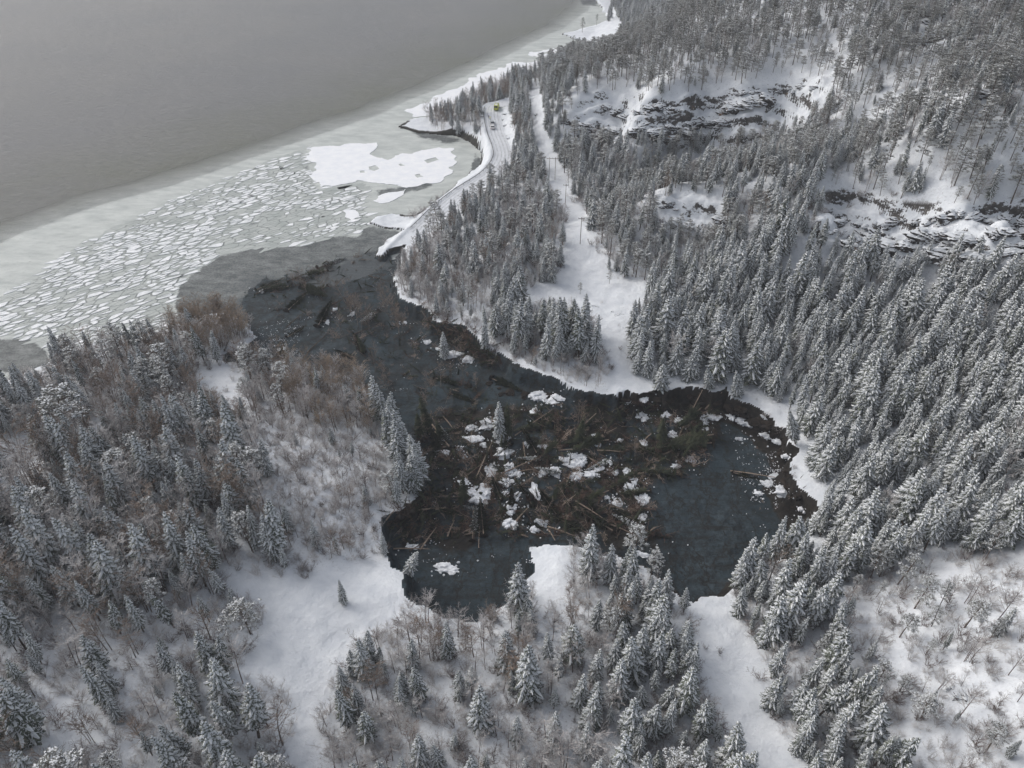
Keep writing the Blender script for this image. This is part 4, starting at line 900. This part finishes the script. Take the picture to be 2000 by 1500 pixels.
def bcell(t):
    for nm, a, b, c, d in (('at the pit\'s far left wall', 1030, 760, 1110, 812), ('under the clearing\'s edge', 1200, 770, 1270, 830), ('below the pit\'s far wall', 1270, 790, 1480, 872), ('under the pit\'s right wall', 1430, 800, 1600, 910), ('at the pit\'s right end', 1470, 910, 1600, 1020), ('in the pit\'s right open mud', 1290, 880, 1400, 920),
      ('in the fallen trees, right column', 1180, 850, 1290, 1030), ('in the central heap, upper left', 880, 820, 975, 880), ('in the central heap, top', 975, 850, 1070, 895), ('in the central heap, left side', 890, 885, 975, 990), ('in the central heap, middle', 975, 895, 1075, 985), ('in the central heap, lower part', 980, 985, 1075, 1045),
      ('in the heap right of centre', 1075, 850, 1180, 945), ('beside the channel bank', 820, 660, 930, 710), ('in the mud channel', 480, 560, 800, 700), ('in the pit\'s near lobe', 780, 1060, 900, 1120)):
        if a <= t['px'] < c and b <= t['py'] < d: return nm
    return 'set apart in the slide'
superlabels(L, lambda t: 'dirty white snow block', bcell, lambda c: c, 'block')
for it in L: tag(it['o'], it['lab'], 'snow block', 'snow blocks broken off into the slide')
# crumbs of snow, one heap of stuff
def inpoly_pts(P, n, seed):
    r = np.random.default_rng(seed); P = np.array(P, float); out = []
    while len(out) < n:
        x = r.uniform(P[:, 0].min(), P[:, 0].max()); y = r.uniform(P[:, 1].min(), P[:, 1].max())
        if bool(pip(np.array([x]), np.array([y]), P)[0]): out.append((x, y))
    return out
PRO['crumb'] = [(None, m, 1.) for m in [lump(400 + i, 1, .8, .5, .4) for i in range(4)]]
for _, m, _h2 in PRO['crumb']: m.materials.append(M['dirty_snow'])
cp = []
for (px, py, rx, ry) in BL:
    for k in range(int(4 + rx * .9)):
        a, b = px + random.gauss(0, rx * 1.3 + 5), py + random.gauss(0, ry * 1.2 + 3); x, y, z = at(a, b)
        if not bool(onland(x, y)): cp.append((x, y, z + .12, random.uniform(.1, .45) ** 1.8 + .03, 0))
for P, n_ in (([(760,800),(1200,790),(1400,790),(1560,900),(1580,1000),(1400,1100),(900,1180),(780,1050)], 45), ([(1440,860),(1550,900),(1580,1000),(1500,1000),(1450,950)], 60), ([(480,560),(760,500),(800,620),(950,720),(800,800),(600,680)], 45), ([(500,630),(600,620),(580,700),(530,700)], 90)):
    for a, b in inpoly_pts(P, n_, len(cp)):
        x, y, z = at(a, b)
        if not bool(onland(x, y)):
            an_ = random.uniform(-.3, .5); 
            for q in range(random.choice((2, 5, 14))):
                u_, w_ = random.gauss(0, 1.6), random.gauss(0, .3); cp.append((x + u_ * math.cos(an_) - w_ * math.sin(an_), y + u_ * math.sin(an_) + w_ * math.cos(an_), z + .08, random.uniform(.03, .13), 0))
scatter('snow_crumbs', cp, 'crumb', 'small crumbs of snow strewn over the slide mud', 'snow crumbs', .3)
# ------------------------------------------------------------ broken trunks and fallen spruces
LOGS = [(1006,854,1078,806),(1090,882,1138,883),(1118,872,1182,894),(1166,882,1216,890),(1124,982,1188,1026),(1188,1026,1238,1046),(1008,924,1052,921),(980,928,1056,898),(1022,866,1026,904),(930,936,962,866),(910,934,946,908),(1164,860,1204,840),(1168,876,1184,840),(1006,1024,1030,998),(1098,990,1124,972),
(1070,1032,1130,1056),(1070,1036,1084,1060),(1018,1048,1032,1055),(925,990,923,1056),(939,980,935,1078),(866,816,884,842),(850,846,878,878),(1104,956,1114,928),(1148,894,1174,920),(850,997,874,995),(1190,992,1218,1000),(1126,846,1164,812),(1324,858,1352,800),(1350,806,1376,758),(1376,804,1408,776),
(1294,892,1338,876),(1240,930,1308,922),(1426,922,1512,938),(1260,860,1271,854),(844,832,878,877),(769,1075,839,1076),(821,1076,853,1038),(818,998,870,996),(755,1024,772,1003),(874,1052,888,1024),(500,576,560,552),(560,552,655,520),(600,690,640,655),(640,600,700,580),(690,655,740,640),(655,560,672,545),(800,1078,838,1062),(560,640,600,612),(720,540,760,556),(610,560,630,590)]
L = []
for i, (a, b, c, d) in enumerate(LOGS):
    p, q = Vector(at(a, b)), Vector(at(c, d)); p.z += .25; q.z += random.uniform(.3, 1.1); mdl = (p + q) / 2 + Vector((0, 0, .15)); ln = (q - p).length
    if ln > 22: q = p + (q - p) * 22 / ln; mdl = (p + q) / 2
    T = MB(); r0 = .15 + random.uniform(0, .06); T.tube([(0, 0, 0), tuple(mdl - p), tuple(q - p)], [r0, r0 * .75, r0 * .4], 7, 0, True)
    for k in range(9):
        t = random.uniform(.25, 1); w = (q - p) * t; T.tube([tuple(w), tuple(w + Vector((random.gauss(0, .4), random.gauss(0, .4), random.uniform(0, .5))))], [.03, .01], 3, 0)
    o = obj('fallen_log', T.mesh('fallen_log', [M['log'] if i < 40 else M['bark']]), loc=p); L.append(dict(o=o, px=(a + c) / 2, py=(b + d) / 2, size=ln))
superlabels(L, lambda t: 'bare fallen trunk', lambda t: 'in the channel debris' if t['px'] < 770 else ('in the pit, left quarter' if t['px'] < 900 else ('in the central heap, upper half' if t['px'] < 1080 and t['py'] < 940 else ('in the central heap, lower half' if t['px'] < 1080 else ('right of the heap, upper half' if t['px'] < 1220 and t['py'] < 940 else ('right of the heap, lower half' if t['px'] < 1240 else 'under the pit\'s far wall'))))), lambda c: c, 'log')
for it in L: tag(it['o'], it['lab'], 'log', 'bare trunks broken by the slide')
M['clod'] = varied('dark_soil_clod', (.010, .008, .007), (.032, .024, .018), 1.5)
ROOT = lump(700, 3, .5, .8, 0.); ROOT.transform(Matrix.Diagonal((1.0, .9, .22, 1))); ROOT.name = 'root_plate'; ROOT.materials.append(M['clod'])
FS = [(1395,850,1290,880),(1390,868,1260,895),(1310,902,1235,880),(1290,880,1300,810),(1370,800,1320,850),(1190,862,1090,872),(1180,855,1110,895),(1230,880,1150,878),(1200,1040,1110,985),(1280,1050,1190,1010),(1190,960,1120,990),(1090,1010,1050,960),(1150,1045,1080,1020),(1250,925,1190,960),(1110,950,1070,985),(925,1060,930,1000),(945,1050,938,990),
(905,1010,840,995),(870,960,800,960),(830,990,770,1010),(860,905,845,850),(880,880,850,830),(1050,890,1020,850),(1060,830,1000,850),(1150,840,1120,800),(1220,830,1180,800),(1040,990,1010,950),(1070,900,1010,905),(900,920,870,950),(1270,960,1210,975),(1330,930,1240,930),(1430,925,1500,940),(1240,1020,1180,985),(960,1010,900,990),(800,1050,770,1020),(1170,905,1120,880),(980,980,960,940),(1000,870,960,850),
(1320,880,1240,885),(1110,930,1040,925),(1090,860,1060,900),(1000,1000,1000,960),(570,560,500,575),(640,530,590,545),(500,568,560,550),(620,525,680,505),(590,560,640,590),(560,610,600,575),(620,640,650,600),(560,660,600,640),(690,700,650,690),(740,610,700,640),(880,770,930,790),(850,740,900,760),(960,740,1020,770),(710,690,690,660),(640,560,600,580),(1210,895,1140,925),(1160,1000,1130,960)]
L = []
for a, b, c, d in FS:
    p, q = Vector(at(a, b)), Vector(at(c, d)); dv = q - p; h = min(max(dv.length * 1.05, 6), 15); yaw = math.atan2(dv.y, dv.x)
    pr = random.choice(PRO['bare_spruce']) if len(L) % 6 != 3 else PRO['spruce'][6]; e = bpy.data.objects.new('fallen_spruce', None); COL.objects.link(e); e.location = p + Vector((0, 0, .15)); e.scale = (h / 13,) * 3
    e.rotation_euler = (Matrix.Rotation(yaw, 3, 'Z') @ Matrix.Rotation(R(random.uniform(80, 90)), 3, 'Y') @ Matrix.Rotation(random.uniform(0, 6), 3, 'Z')).to_euler()
    obj('trunk', pr[0], e); obj('crown', pr[1], e); rp = obj('root_plate', ROOT, e); rp.rotation_euler = (0, 0, random.uniform(0, 6)); L.append(dict(o=e, px=(a + c) / 2, py=(b + d) / 2, size=h))
superlabels(L, lambda t: 'toppled dark green spruce', lambda t: 'in the channel debris' if t['px'] < 750 else ('in the pit, left third' if t['px'] < 960 else ('in the pit centre, upper half' if t['px'] < 1160 and t['py'] < 930 else ('in the pit centre, lower half' if t['px'] < 1160 else ('near the pit\'s far wall' if t['py'] < 905 else 'in the pit, right of centre')))), lambda c: c, 'x')
for it in L: tag(it['o'], it['lab'], 'spruce', 'spruces toppled by the slide')
# litter of branches
lp = []
for P, n_, h0 in (([(850,800),(1200,790),(1400,800),(1380,900),(1260,960),(1290,1060),(1000,1050),(770,1060),(760,960)], 1500, 1.9), ([(470,570),(560,545),(650,500),(760,490),(790,600),(900,700),(960,800),(840,830),(700,700),(560,640)], 420, 1.5), ([(480,585),(560,548),(650,515),(655,530),(560,570)], 120, 1.2), ([(430,690),(560,680),(580,720),(440,720)], 100, 1.6), ([(820,590),(980,700),(960,720),(840,650)], 200, 2.0), ([(1440,860),(1560,900),(1580,1000),(1480,1000)], 60, .5)):
    for a, b in inpoly_pts(P, n_, len(lp) + 5):
        x, y, z = at(a, b); lp.append((x, y, z + .1, h0 * random.uniform(.4, 1.6), 0))
def tangle(seed):
    r = random.Random(seed); C = MB()
    for k in range(16):
        a = r.uniform(0, 6.28); p = Vector((r.gauss(0, .8), r.gauss(0, .8), r.uniform(0, .3))); d = Vector((math.cos(a), math.sin(a), r.uniform(-.1, .3))); l = r.uniform(.8, 2.6); C.tube([p, p + d * l * .5 + Vector((0, 0, .1)), p + d * l], [.05, .035, .012], 4, 0)
        for j in range(7):
            q = p + d * l * r.uniform(.1, 1); b = a + r.choice((-1, 1)) * r.uniform(.5, 1.1); e = Vector((math.cos(b), math.sin(b), r.uniform(-.2, .4))); m = r.uniform(.2, .7); n_ = Vector((-math.sin(b), math.cos(b), 0)) * .035
            C.quad(q - n_, q + n_, q + e * m + n_ * .3, q + e * m - n_ * .3, 0)
    return C
C_ = [tangle(501 + i) for i in range(3)]; PRO['litter'] = [(None, c.mesh('broken_branches', [M[('twig_red', 'twig_brown2', 'needles_bare')[i]]]), 2.4) for i, c in enumerate(C_)]
for i in range(3):
    t_p, c_p, _hh = PRO['bare_spruce'][i]; mc = c_p.copy(); mc.transform(Matrix.Diagonal((.34, .16, .26, 1)) @ Matrix.Rotation(R(90), 4, 'Y')); mc.name = 'torn_crown'; PRO['litter'].append((None, mc, 2.4))
scatter('broken_branches', lp, 'litter', 'dark broken branches and uprooted brush strewn over the mud', 'branches', .7)
# trees still upright in the mud
ST = [(680,600,11),(686,612,10),(698,640,11),(706,650,9),(757,590,10),(764,608,9),(772,640,9),(780,655,10),(590,560,7),(600,575,6),(575,560,6),(735,725,8),(750,742,8),(640,560,6),(630,575,7),(860,755,7),(880,740,8),(905,700,8),(870,690,7),(1135,860,9),(1290,860,8),(1240,900,8),(668,655,9),(700,688,7),(722,650,10),(735,700,6),(785,650,9),(790,640,8),(760,765,8),(845,770,8),(690,625,9),(700,610,8),(765,625,9),(820,690,6),(905,740,8),(890,700,7),(430,640,10),(870,790,6),(930,760,6),(1130,835,9),(1000,860,7),(815,800,7),(830,850,8),(750,600,8)]
L = []
for px, py, h in ST:
    x, y, z = at(px, py); e = tree_thing('birch', x, y, z, h, tilt=(random.gauss(0, .15), random.gauss(0, .15))); L.append(dict(o=e, px=px, py=py, size=h))
superlabels(L, lambda t: 'bare reddish birch', lambda t: 'standing in the slide mud, channel part' if t['px'] < 800 else 'standing in the slide mud, pit part', lambda c: c, 'x')
for it in L: tag(it['o'], it['lab'], 'birch', 'birches left standing in the mud')
# ------------------------------------------------------------ road, rail, vehicles, people, poles
rm_ = mat('packed_road_snow', (.66, .68, .71), .7, .3); n = N(rm_); n.out(n.mix(n.ramp(n.noise(.8, 5, .7, n.coord((1, .3, 1))), .4, .65), (.58, .60, .63), (.70, .72, .75)))
RP = []
for i in range(len(roadw) - 1):
    for k in range(6):
        t = k / 6; P0 = roadw[max(i - 1, 0)]; P1 = roadw[i]; P2 = roadw[i + 1]; P3 = roadw[min(i + 2, len(roadw) - 1)]
        RP.append(tuple(.5 * (2 * P1[j] + (P2[j] - P0[j]) * t + (2 * P0[j] - 5 * P1[j] + 4 * P2[j] - P3[j]) * t * t + (3 * P1[j] - P0[j] - 3 * P2[j] + P3[j]) * t ** 3) for j in range(3)))
v, f, fm = [], [], []
for i, (x, y, z) in enumerate(RP[:-7]):
    a = RP[max(i - 1, 0)]; b = RP[min(i + 1, len(RP) - 1)]; dx, dy = b[0] - a[0], b[1] - a[1]; l = math.hypot(dx, dy); nx, ny = -dy / l, dx / l
    CS = (-3.4, -2.5, -1.9, -.9, -.4, .5, 1.1, 2.0, 2.6, 3.4)
    for s_ in CS: v.append((x + nx * s_, y + ny * s_, z + .12 - .04 * abs(s_) / 3.4))
    if i:
        k = 10 * i
        for q in range(9): f.append((k - 10 + q, k + q, k + q + 1, k - 9 + q)); fm.append(q % 2)
f = [tuple(reversed(q)) for q in f] if f else f
M['track'] = varied('wheel_tracks', (.44, .46, .48), (.60, .62, .645), .7, .6, 0)
tag(obj('road', mesh('road', v, f, [rm_, M['track']], fm)), kind='structure')
def roadpos(px, py, off=0.):
    bd_, best = 1e9, None
    for i in range(1, len(RP) - 1):
        qx_, qy_ = w2p(RP[i][0], RP[i][1], RP[i][2]); d = math.hypot(qx_ - px, (qy_ - py) * 1.5)
        if d < bd_: bd_, best = d, i
    x, y = p2w(px, py, RP[best][2] + .1); dx, dy = RP[best - 1][0] - RP[best + 1][0], RP[best - 1][1] - RP[best + 1][1]
    return x, y, RP[best][2] + .12, math.atan2(dy, dx)
M['car_silver'] = mat('silver_paint', (.42, .44, .46), .35, .5); M['car_white'] = mat('white_paint', (.7, .7, .7), .35, .5); M['car_yellow'] = mat('yellow_green_paint', (.42, .47, .05), .4, .5)
M['carglass'] = mat('dark_glass', (.02, .025, .03), .1, .6); M['tyre'] = mat('tyre', (.02, .02, .02), .8); M['lampred'] = mat('tail_lamp', (.4, .02, .02), .4); M['steel'] = mat('galvanised_rail', (.12, .12, .12), .5); M['pole'] = mat('pole_wood', (.17, .15, .13), .9)
def car(px, py, paint, label, van=False):
    x, y, z, yaw = roadpos(px, py); e = empty('parked_car' if not van else 'emergency_van', (x, y, z), yaw); L_, W_, H_ = (4.5, 1.8, 1.48) if not van else (5.6, 2.0, 2.5)
    if van: prof = [(-.5, .16), (-.5, .96), (-.47, 1), (.22, 1), (.37, .55), (.49, .45), (.5, .16)]
    else: prof = [(-.5, .25), (-.49, .62), (-.42, .66), (-.34, .97), (-.28, 1), (.06, 1), (.22, .65), (.46, .55), (.5, .42), (.5, .2)]
    bm = bmesh.new(); ring = []
    for s_ in (-1, 1): ring.append([bm.verts.new((a * L_, s_ * W_ / 2 * (1 if b < .6 else .86), b * H_)) for a, b in prof])
    n_ = len(prof)
    for i in range(n_): j = (i + 1) % n_; bm.faces.new((ring[0][i], ring[1][i], ring[1][j], ring[0][j]))
    bm.faces.new(ring[0]); bm.faces.new(ring[1][::-1]); bmesh.ops.recalc_face_normals(bm, faces=bm.faces); bmesh.ops.bevel(bm, geom=list(bm.edges), offset=.05, segments=2, affect='EDGES')
    me = bpy.data.meshes.new('car_body'); bm.to_mesh(me); bm.free(); me.materials.append(paint); obj('body', me, e)
    def quadpart(name, pts, m): T = MB(); T.quad(*pts, 0); obj(name, T.mesh(name, [m]), e)
    w = W_ / 2 * .80
    if van:
        a, b = (.235, .97), (.36, .60); rb = [(-.507, .62), (-.507, .88)]
    else: a, b = (.075, .96), (.21, .69); rb = [(-.432, .69), (-.352, .95)]
    quadpart('windscreen', [((a[0]) * L_ + .05, -w, a[1] * H_ + .02), (b[0] * L_ + .05, -w, b[1] * H_ + .03), (b[0] * L_ + .05, w, b[1] * H_ + .03), (a[0] * L_ + .05, w, a[1] * H_ + .02)], M['carglass'])
    quadpart('rear_window', [(rb[0][0] * L_ - .03, -w, rb[0][1] * H_), (rb[1][0] * L_ - .03, -w, rb[1][1] * H_), (rb[1][0] * L_ - .03, w, rb[1][1] * H_), (rb[0][0] * L_ - .03, w, rb[0][1] * H_)], M['carglass'])
    for s_ in (-1, 1):
        k0, k1 = ((-.3, .04) if not van else (.0, .2)); yy = s_ * (W_ / 2 * .95 + .0)
        quadpart('side_window', [(k0 * L_, yy, .68 * H_), (k1 * L_ + .4, yy, .68 * H_), (k1 * L_, yy * .93, .93 * H_), (k0 * L_, yy * .93, .93 * H_)], M['carglass'])
        T = MB(); T.tube([(-.505 * L_, s_ * w * .9, .42 * H_), (-.505 * L_, s_ * w * .9, .56 * H_)], [.09, .09], 4, 0, True); obj('tail_lamp', T.mesh('tail_lamp', [M['lampred']]), e)
        for q in (-.31, .32): T = MB(); T.tube([(q * L_, s_ * (W_ / 2 - .18), .33), (q * L_, s_ * (W_ / 2 + .02), .33)], [.33, .33], 14, 0, True); obj('wheel', T.mesh('wheel', [M['tyre']]), e)
    if van: T = MB(); T.tube([(.1 * L_, -.7, H_ + .1), (.1 * L_, .7, H_ + .1)], [.1, .1], 6, 0, True); obj('light_bar', T.mesh('light_bar', [M['car_white']]), e); T = MB(); T.quad((-.4 * L_, -.5, H_ + .03), (.0, -.5, H_ + .03), (.0, .5, H_ + .03), (-.4 * L_, .5, H_ + .03), 0); obj('roof_panel', T.mesh('roof_panel', [M['car_white']]), e)
    tag(e, label, 'van' if van else 'car', None if van else 'cars parked on the shore road'); return e
car(970, 213, M['car_yellow'], 'yellow-green emergency van at the top of the shore road', True)
car(961, 241.5, M['car_silver'], 'silver car parked on the shore road, first behind the people')
car(961.6, 250, M['car_white'], 'pale car parked last in line on the shore road')
def person(px, py, jacket, label, rz):
    x, y, z, yaw = roadpos(px, py)
    J = [(0,0,.95),(0,0,1.2),(0,0,1.45),(0,0,1.55),(0,.02,1.68),(.1,0,.9),(.12,.03,.5),(.13,0,.08),(.13,.14,.04),(-.1,0,.9),(-.12,-.02,.5),(-.13,-.05,.08),(-.13,.09,.04),(.2,0,1.42),(.27,.03,1.15),(.26,.12,.93),(-.2,0,1.42),(-.27,.02,1.15),(-.26,.1,.93)]
    E = [(0,1),(1,2),(2,3),(3,4),(0,5),(5,6),(6,7),(7,8),(0,9),(9,10),(10,11),(11,12),(2,13),(13,14),(14,15),(2,16),(16,17),(17,18)]
    rr = [.15,.15,.16,.06,.105,.1,.075,.055,.04,.1,.075,.055,.04,.075,.055,.04,.075,.055,.04]
    me = bpy.data.meshes.new('person'); me.from_pydata(J, E, []); o = bpy.data.objects.new('tmp', me); COL.objects.link(o)
    o.modifiers.new('s', 'SKIN'); o.modifiers.new('u', 'SUBSURF').levels = 2
    for i, r_ in enumerate(rr): me.skin_vertices[0].data[i].radius = (r_, r_ * .85)
    me.skin_vertices[0].data[0].use_root = True
    dg = bpy.context.evaluated_depsgraph_get(); m2 = bpy.data.meshes.new_from_object(o.evaluated_get(dg)); bpy.data.objects.remove(o)
    m2.materials.clear()
    for q in (mat('trousers', (.03, .03, .05)), jacket, mat('skin', (.5, .33, .25)), mat('dark_cap', (.02, .02, .02))): m2.materials.append(q)
    for p_ in m2.polygons: p_.material_index = 0 if p_.center.z < .88 else (1 if p_.center.z < 1.52 else (3 if p_.center.z > 1.70 else 2))
    o = obj('person', m2, loc=(x, y, z)); o.rotation_euler = (0, 0, rz); tag(o, label, 'person', 'people standing on the shore road')
person(957.3, 234.5, mat('hivis', (.62, .62, .08)), 'person in a yellow high-visibility jacket in front of the cars', 1.0)
person(954.8, 232, mat('dark_jacket', (.03, .035, .04)), 'person in dark clothes at the road edge', 2.2)
# guard rail on the water side
T = MB(); rl = []
for i in range(14, len(RP) - 8):
    x, y, z = RP[i]; a = RP[i - 1]; b = RP[i + 1]; dx, dy = b[0] - a[0], b[1] - a[1]; l = math.hypot(dx, dy); nx, ny = -dy / l, dx / l
    sgn = -1 if w2p(x + nx * 4, y + ny * 4, z)[0] > w2p(x, y, z)[0] else 1; rl.append((x + nx * sgn * 4.0, y + ny * sgn * 4.0, z + .75))
gr = empty('guard_rail', (rl[0][0], rl[0][1], rl[0][2] - .75)); g0 = Vector(gr.location)
T.tube([tuple(Vector(p) - g0) for p in rl], [.15] * len(rl), 4, 0); obj('rail', T.mesh('rail', [M['steel']]), gr)
for p in rl[::2]: T = MB(); q = Vector(p) - g0; T.tube([tuple(q - Vector((0, 0, 1))), tuple(q)], [.07, .07], 4, 0, True); obj('post', T.mesh('post', [M['steel']]), gr)
tag(gr, 'grey guard rail along the water side of the shore road', 'guard rail')
POLES = [(1078,352,9,True,'double wooden power pole highest up the cleared strip'),(1104,400,8,False,'single power pole between the double pole and the lone tall pole'),(1133,477,9.5,False,'single power pole standing in the wide snowy clearing')]
for px, py, h, dbl, lab in POLES:
    x, y, z = at(px, py); e = empty('power_pole', (x, y, z - .2))
    for s_ in ((-1.1, 1.1) if dbl else (0,)):
        T = MB(); T.tube([(s_, 0, 0), (s_, 0, h)], [.11, .08], 8, 0, True); obj('pole', T.mesh('pole', [M['pole']]), e)
    T = MB(); T.tube([(-2.2 if dbl else -1., 0, h - .5), (2.2 if dbl else 1., 0, h - .5)], [.09, .09], 4, 0, True); obj('crossarm', T.mesh('crossarm', [M['pole']]), e)
    for q in (-.9, 0, .9): T = MB(); T.tube([(q * (2 if dbl else 1), 0, h - .42), (q * (2 if dbl else 1), 0, h - .15)], [.06, .05], 5, 0, True); obj('insulator', T.mesh('insulator', [M['carglass']]), e)
    tag(e, lab, 'power pole', 'power poles in the cleared strip')

# ------------------------------------------------------------ air between the camera and the far hills
me = bpy.data.meshes.new('haze'); bm = bmesh.new(); bmesh.ops.create_cube(bm, size=1); bm.to_mesh(me); bm.free()
hm = bpy.data.materials.new('haze'); hm.use_nodes = True; t_ = hm.node_tree; t_.nodes.clear(); vo = t_.nodes.new('ShaderNodeVolumePrincipled'); vo.inputs['Color'].default_value = (.9, .93, 1, 1); vo.inputs['Density'].default_value = 0.00023; mo = t_.nodes.new('ShaderNodeOutputMaterial'); t_.links.new(vo.outputs[0], mo.inputs['Volume']); me.materials.append(hm)
hz_o = obj('haze', me); hz_o.scale = (6800, 4000, 180); hz_o.location = (0, 1200, 82); tag(hz_o, 'thin pale winter haze over the fjord and slopes', 'haze', kind='stuff')

# ------------------------------------------------------------ soil clods fallen from the scarp, conifers carried upright and trees leaning off the rim
M['clod'] = varied('dark_soil_clod', (.010, .008, .007), (.032, .024, .018), 1.5)
CK = [lump(600 + i, 3, .7, .6, .2) for i in range(5)]
for me in CK: me.materials.append(M['clod']); me.name = 'soil_clod'
L = []
for P, n_ in (([(1215, 790), (1290, 785), (1360, 785), (1420, 800)], 16), ([(1430, 805), (1490, 830), (1520, 860), (1530, 900)], 16), ([(1530, 910), (1540, 950), (1560, 985)], 8), ([(790, 1000), (765, 1040), (770, 1080)], 6), ([(930, 760), (1010, 770), (1080, 790)], 8)):
    for k in range(n_):
        t = random.random() * (len(P) - 1); i = int(t); q = t - i; px = P[i][0] + (P[i + 1][0] - P[i][0]) * q + random.gauss(0, 8); py = P[i][1] + (P[i + 1][1] - P[i][1]) * q + random.gauss(0, 5); x, y, z = at(px, py)
        if bool(onland(x, y)): continue
        w = random.uniform(.3, 1.3); o = obj('soil_clod', random.choice(CK), loc=(x, y, z)); o.scale = (w * 1.3, w, w * .7); o.rotation_euler = (0, 0, random.uniform(0, 6)); L.append(dict(o=o, px=px, py=py, size=w))
superlabels(L, lambda t: 'dark soil clod', lambda t: 'at the pit\'s left side' if t['px'] < 850 else ('along the channel\'s far bank' if t['px'] < 1150 else ('under the pit\'s far wall, left half' if t['px'] < 1330 else ('under the pit\'s far wall, right half' if t['px'] < 1440 else ('under the pit\'s right wall, upper half' if t['py'] < 880 else 'under the pit\'s right wall, lower half')))), lambda c: c, 'x')
for it in L: tag(it['o'], it['lab'], 'soil clod', 'soil clods fallen from the scarp')
UP = [(838, 850, 12, .12, 'dark upright spruce left of the debris heap, tallest of its trio'), (822, 856, 9, -.1, 'dark upright spruce left of the debris heap, leftmost of its trio'), (862, 858, 8, .2, 'dark upright spruce left of the debris heap, rightmost of its trio'), (992, 862, 12, .05, 'dark bare spruce just right of the snowy spruce in the debris'), (1292, 872, 9, .1, 'dark spruce upright near the pit centre right'), (1128, 868, 9, .15, 'brownish spruce upright in the middle of the pit'), (712, 690, 8, -.25, 'dark spruce leaning left in the mud channel'), (905, 985, 8, .1, 'dark spruce half sunk below the big snow block')]
for px, py, h, tl, lab in UP:
    x, y, z = at(px, py); e = tree_thing('bare_spruce', x, y, z, h, name='spruce', tilt=(tl * .5, tl)); tag(e, lab, 'spruce', 'conifers carried upright by the slide')
LN = [(1290, 758, 11, (.35, -.1), 'leaning spruce on the pit rim right of the clearing'), (1385, 756, 12, (.5, -.3), 'steeply leaning spruce at the top of the far rim'), (1440, 772, 11, (.3, -.25), 'leaning spruce where the rim turns right'), (1552, 872, 12, (.1, -.35), 'leaning spruce on the right rim\'s snow ledge'), (795, 1120, 8, (.1, .35), 'small spruce leaning into the pit at its left corner')]
for px, py, h, tl, lab in LN:
    x, y, z = at(px, py); e = tree_thing('spruce', x, y, z, h, tilt=tl, rz=0); tag(e, lab, 'spruce', 'spruces leaning off the rim')
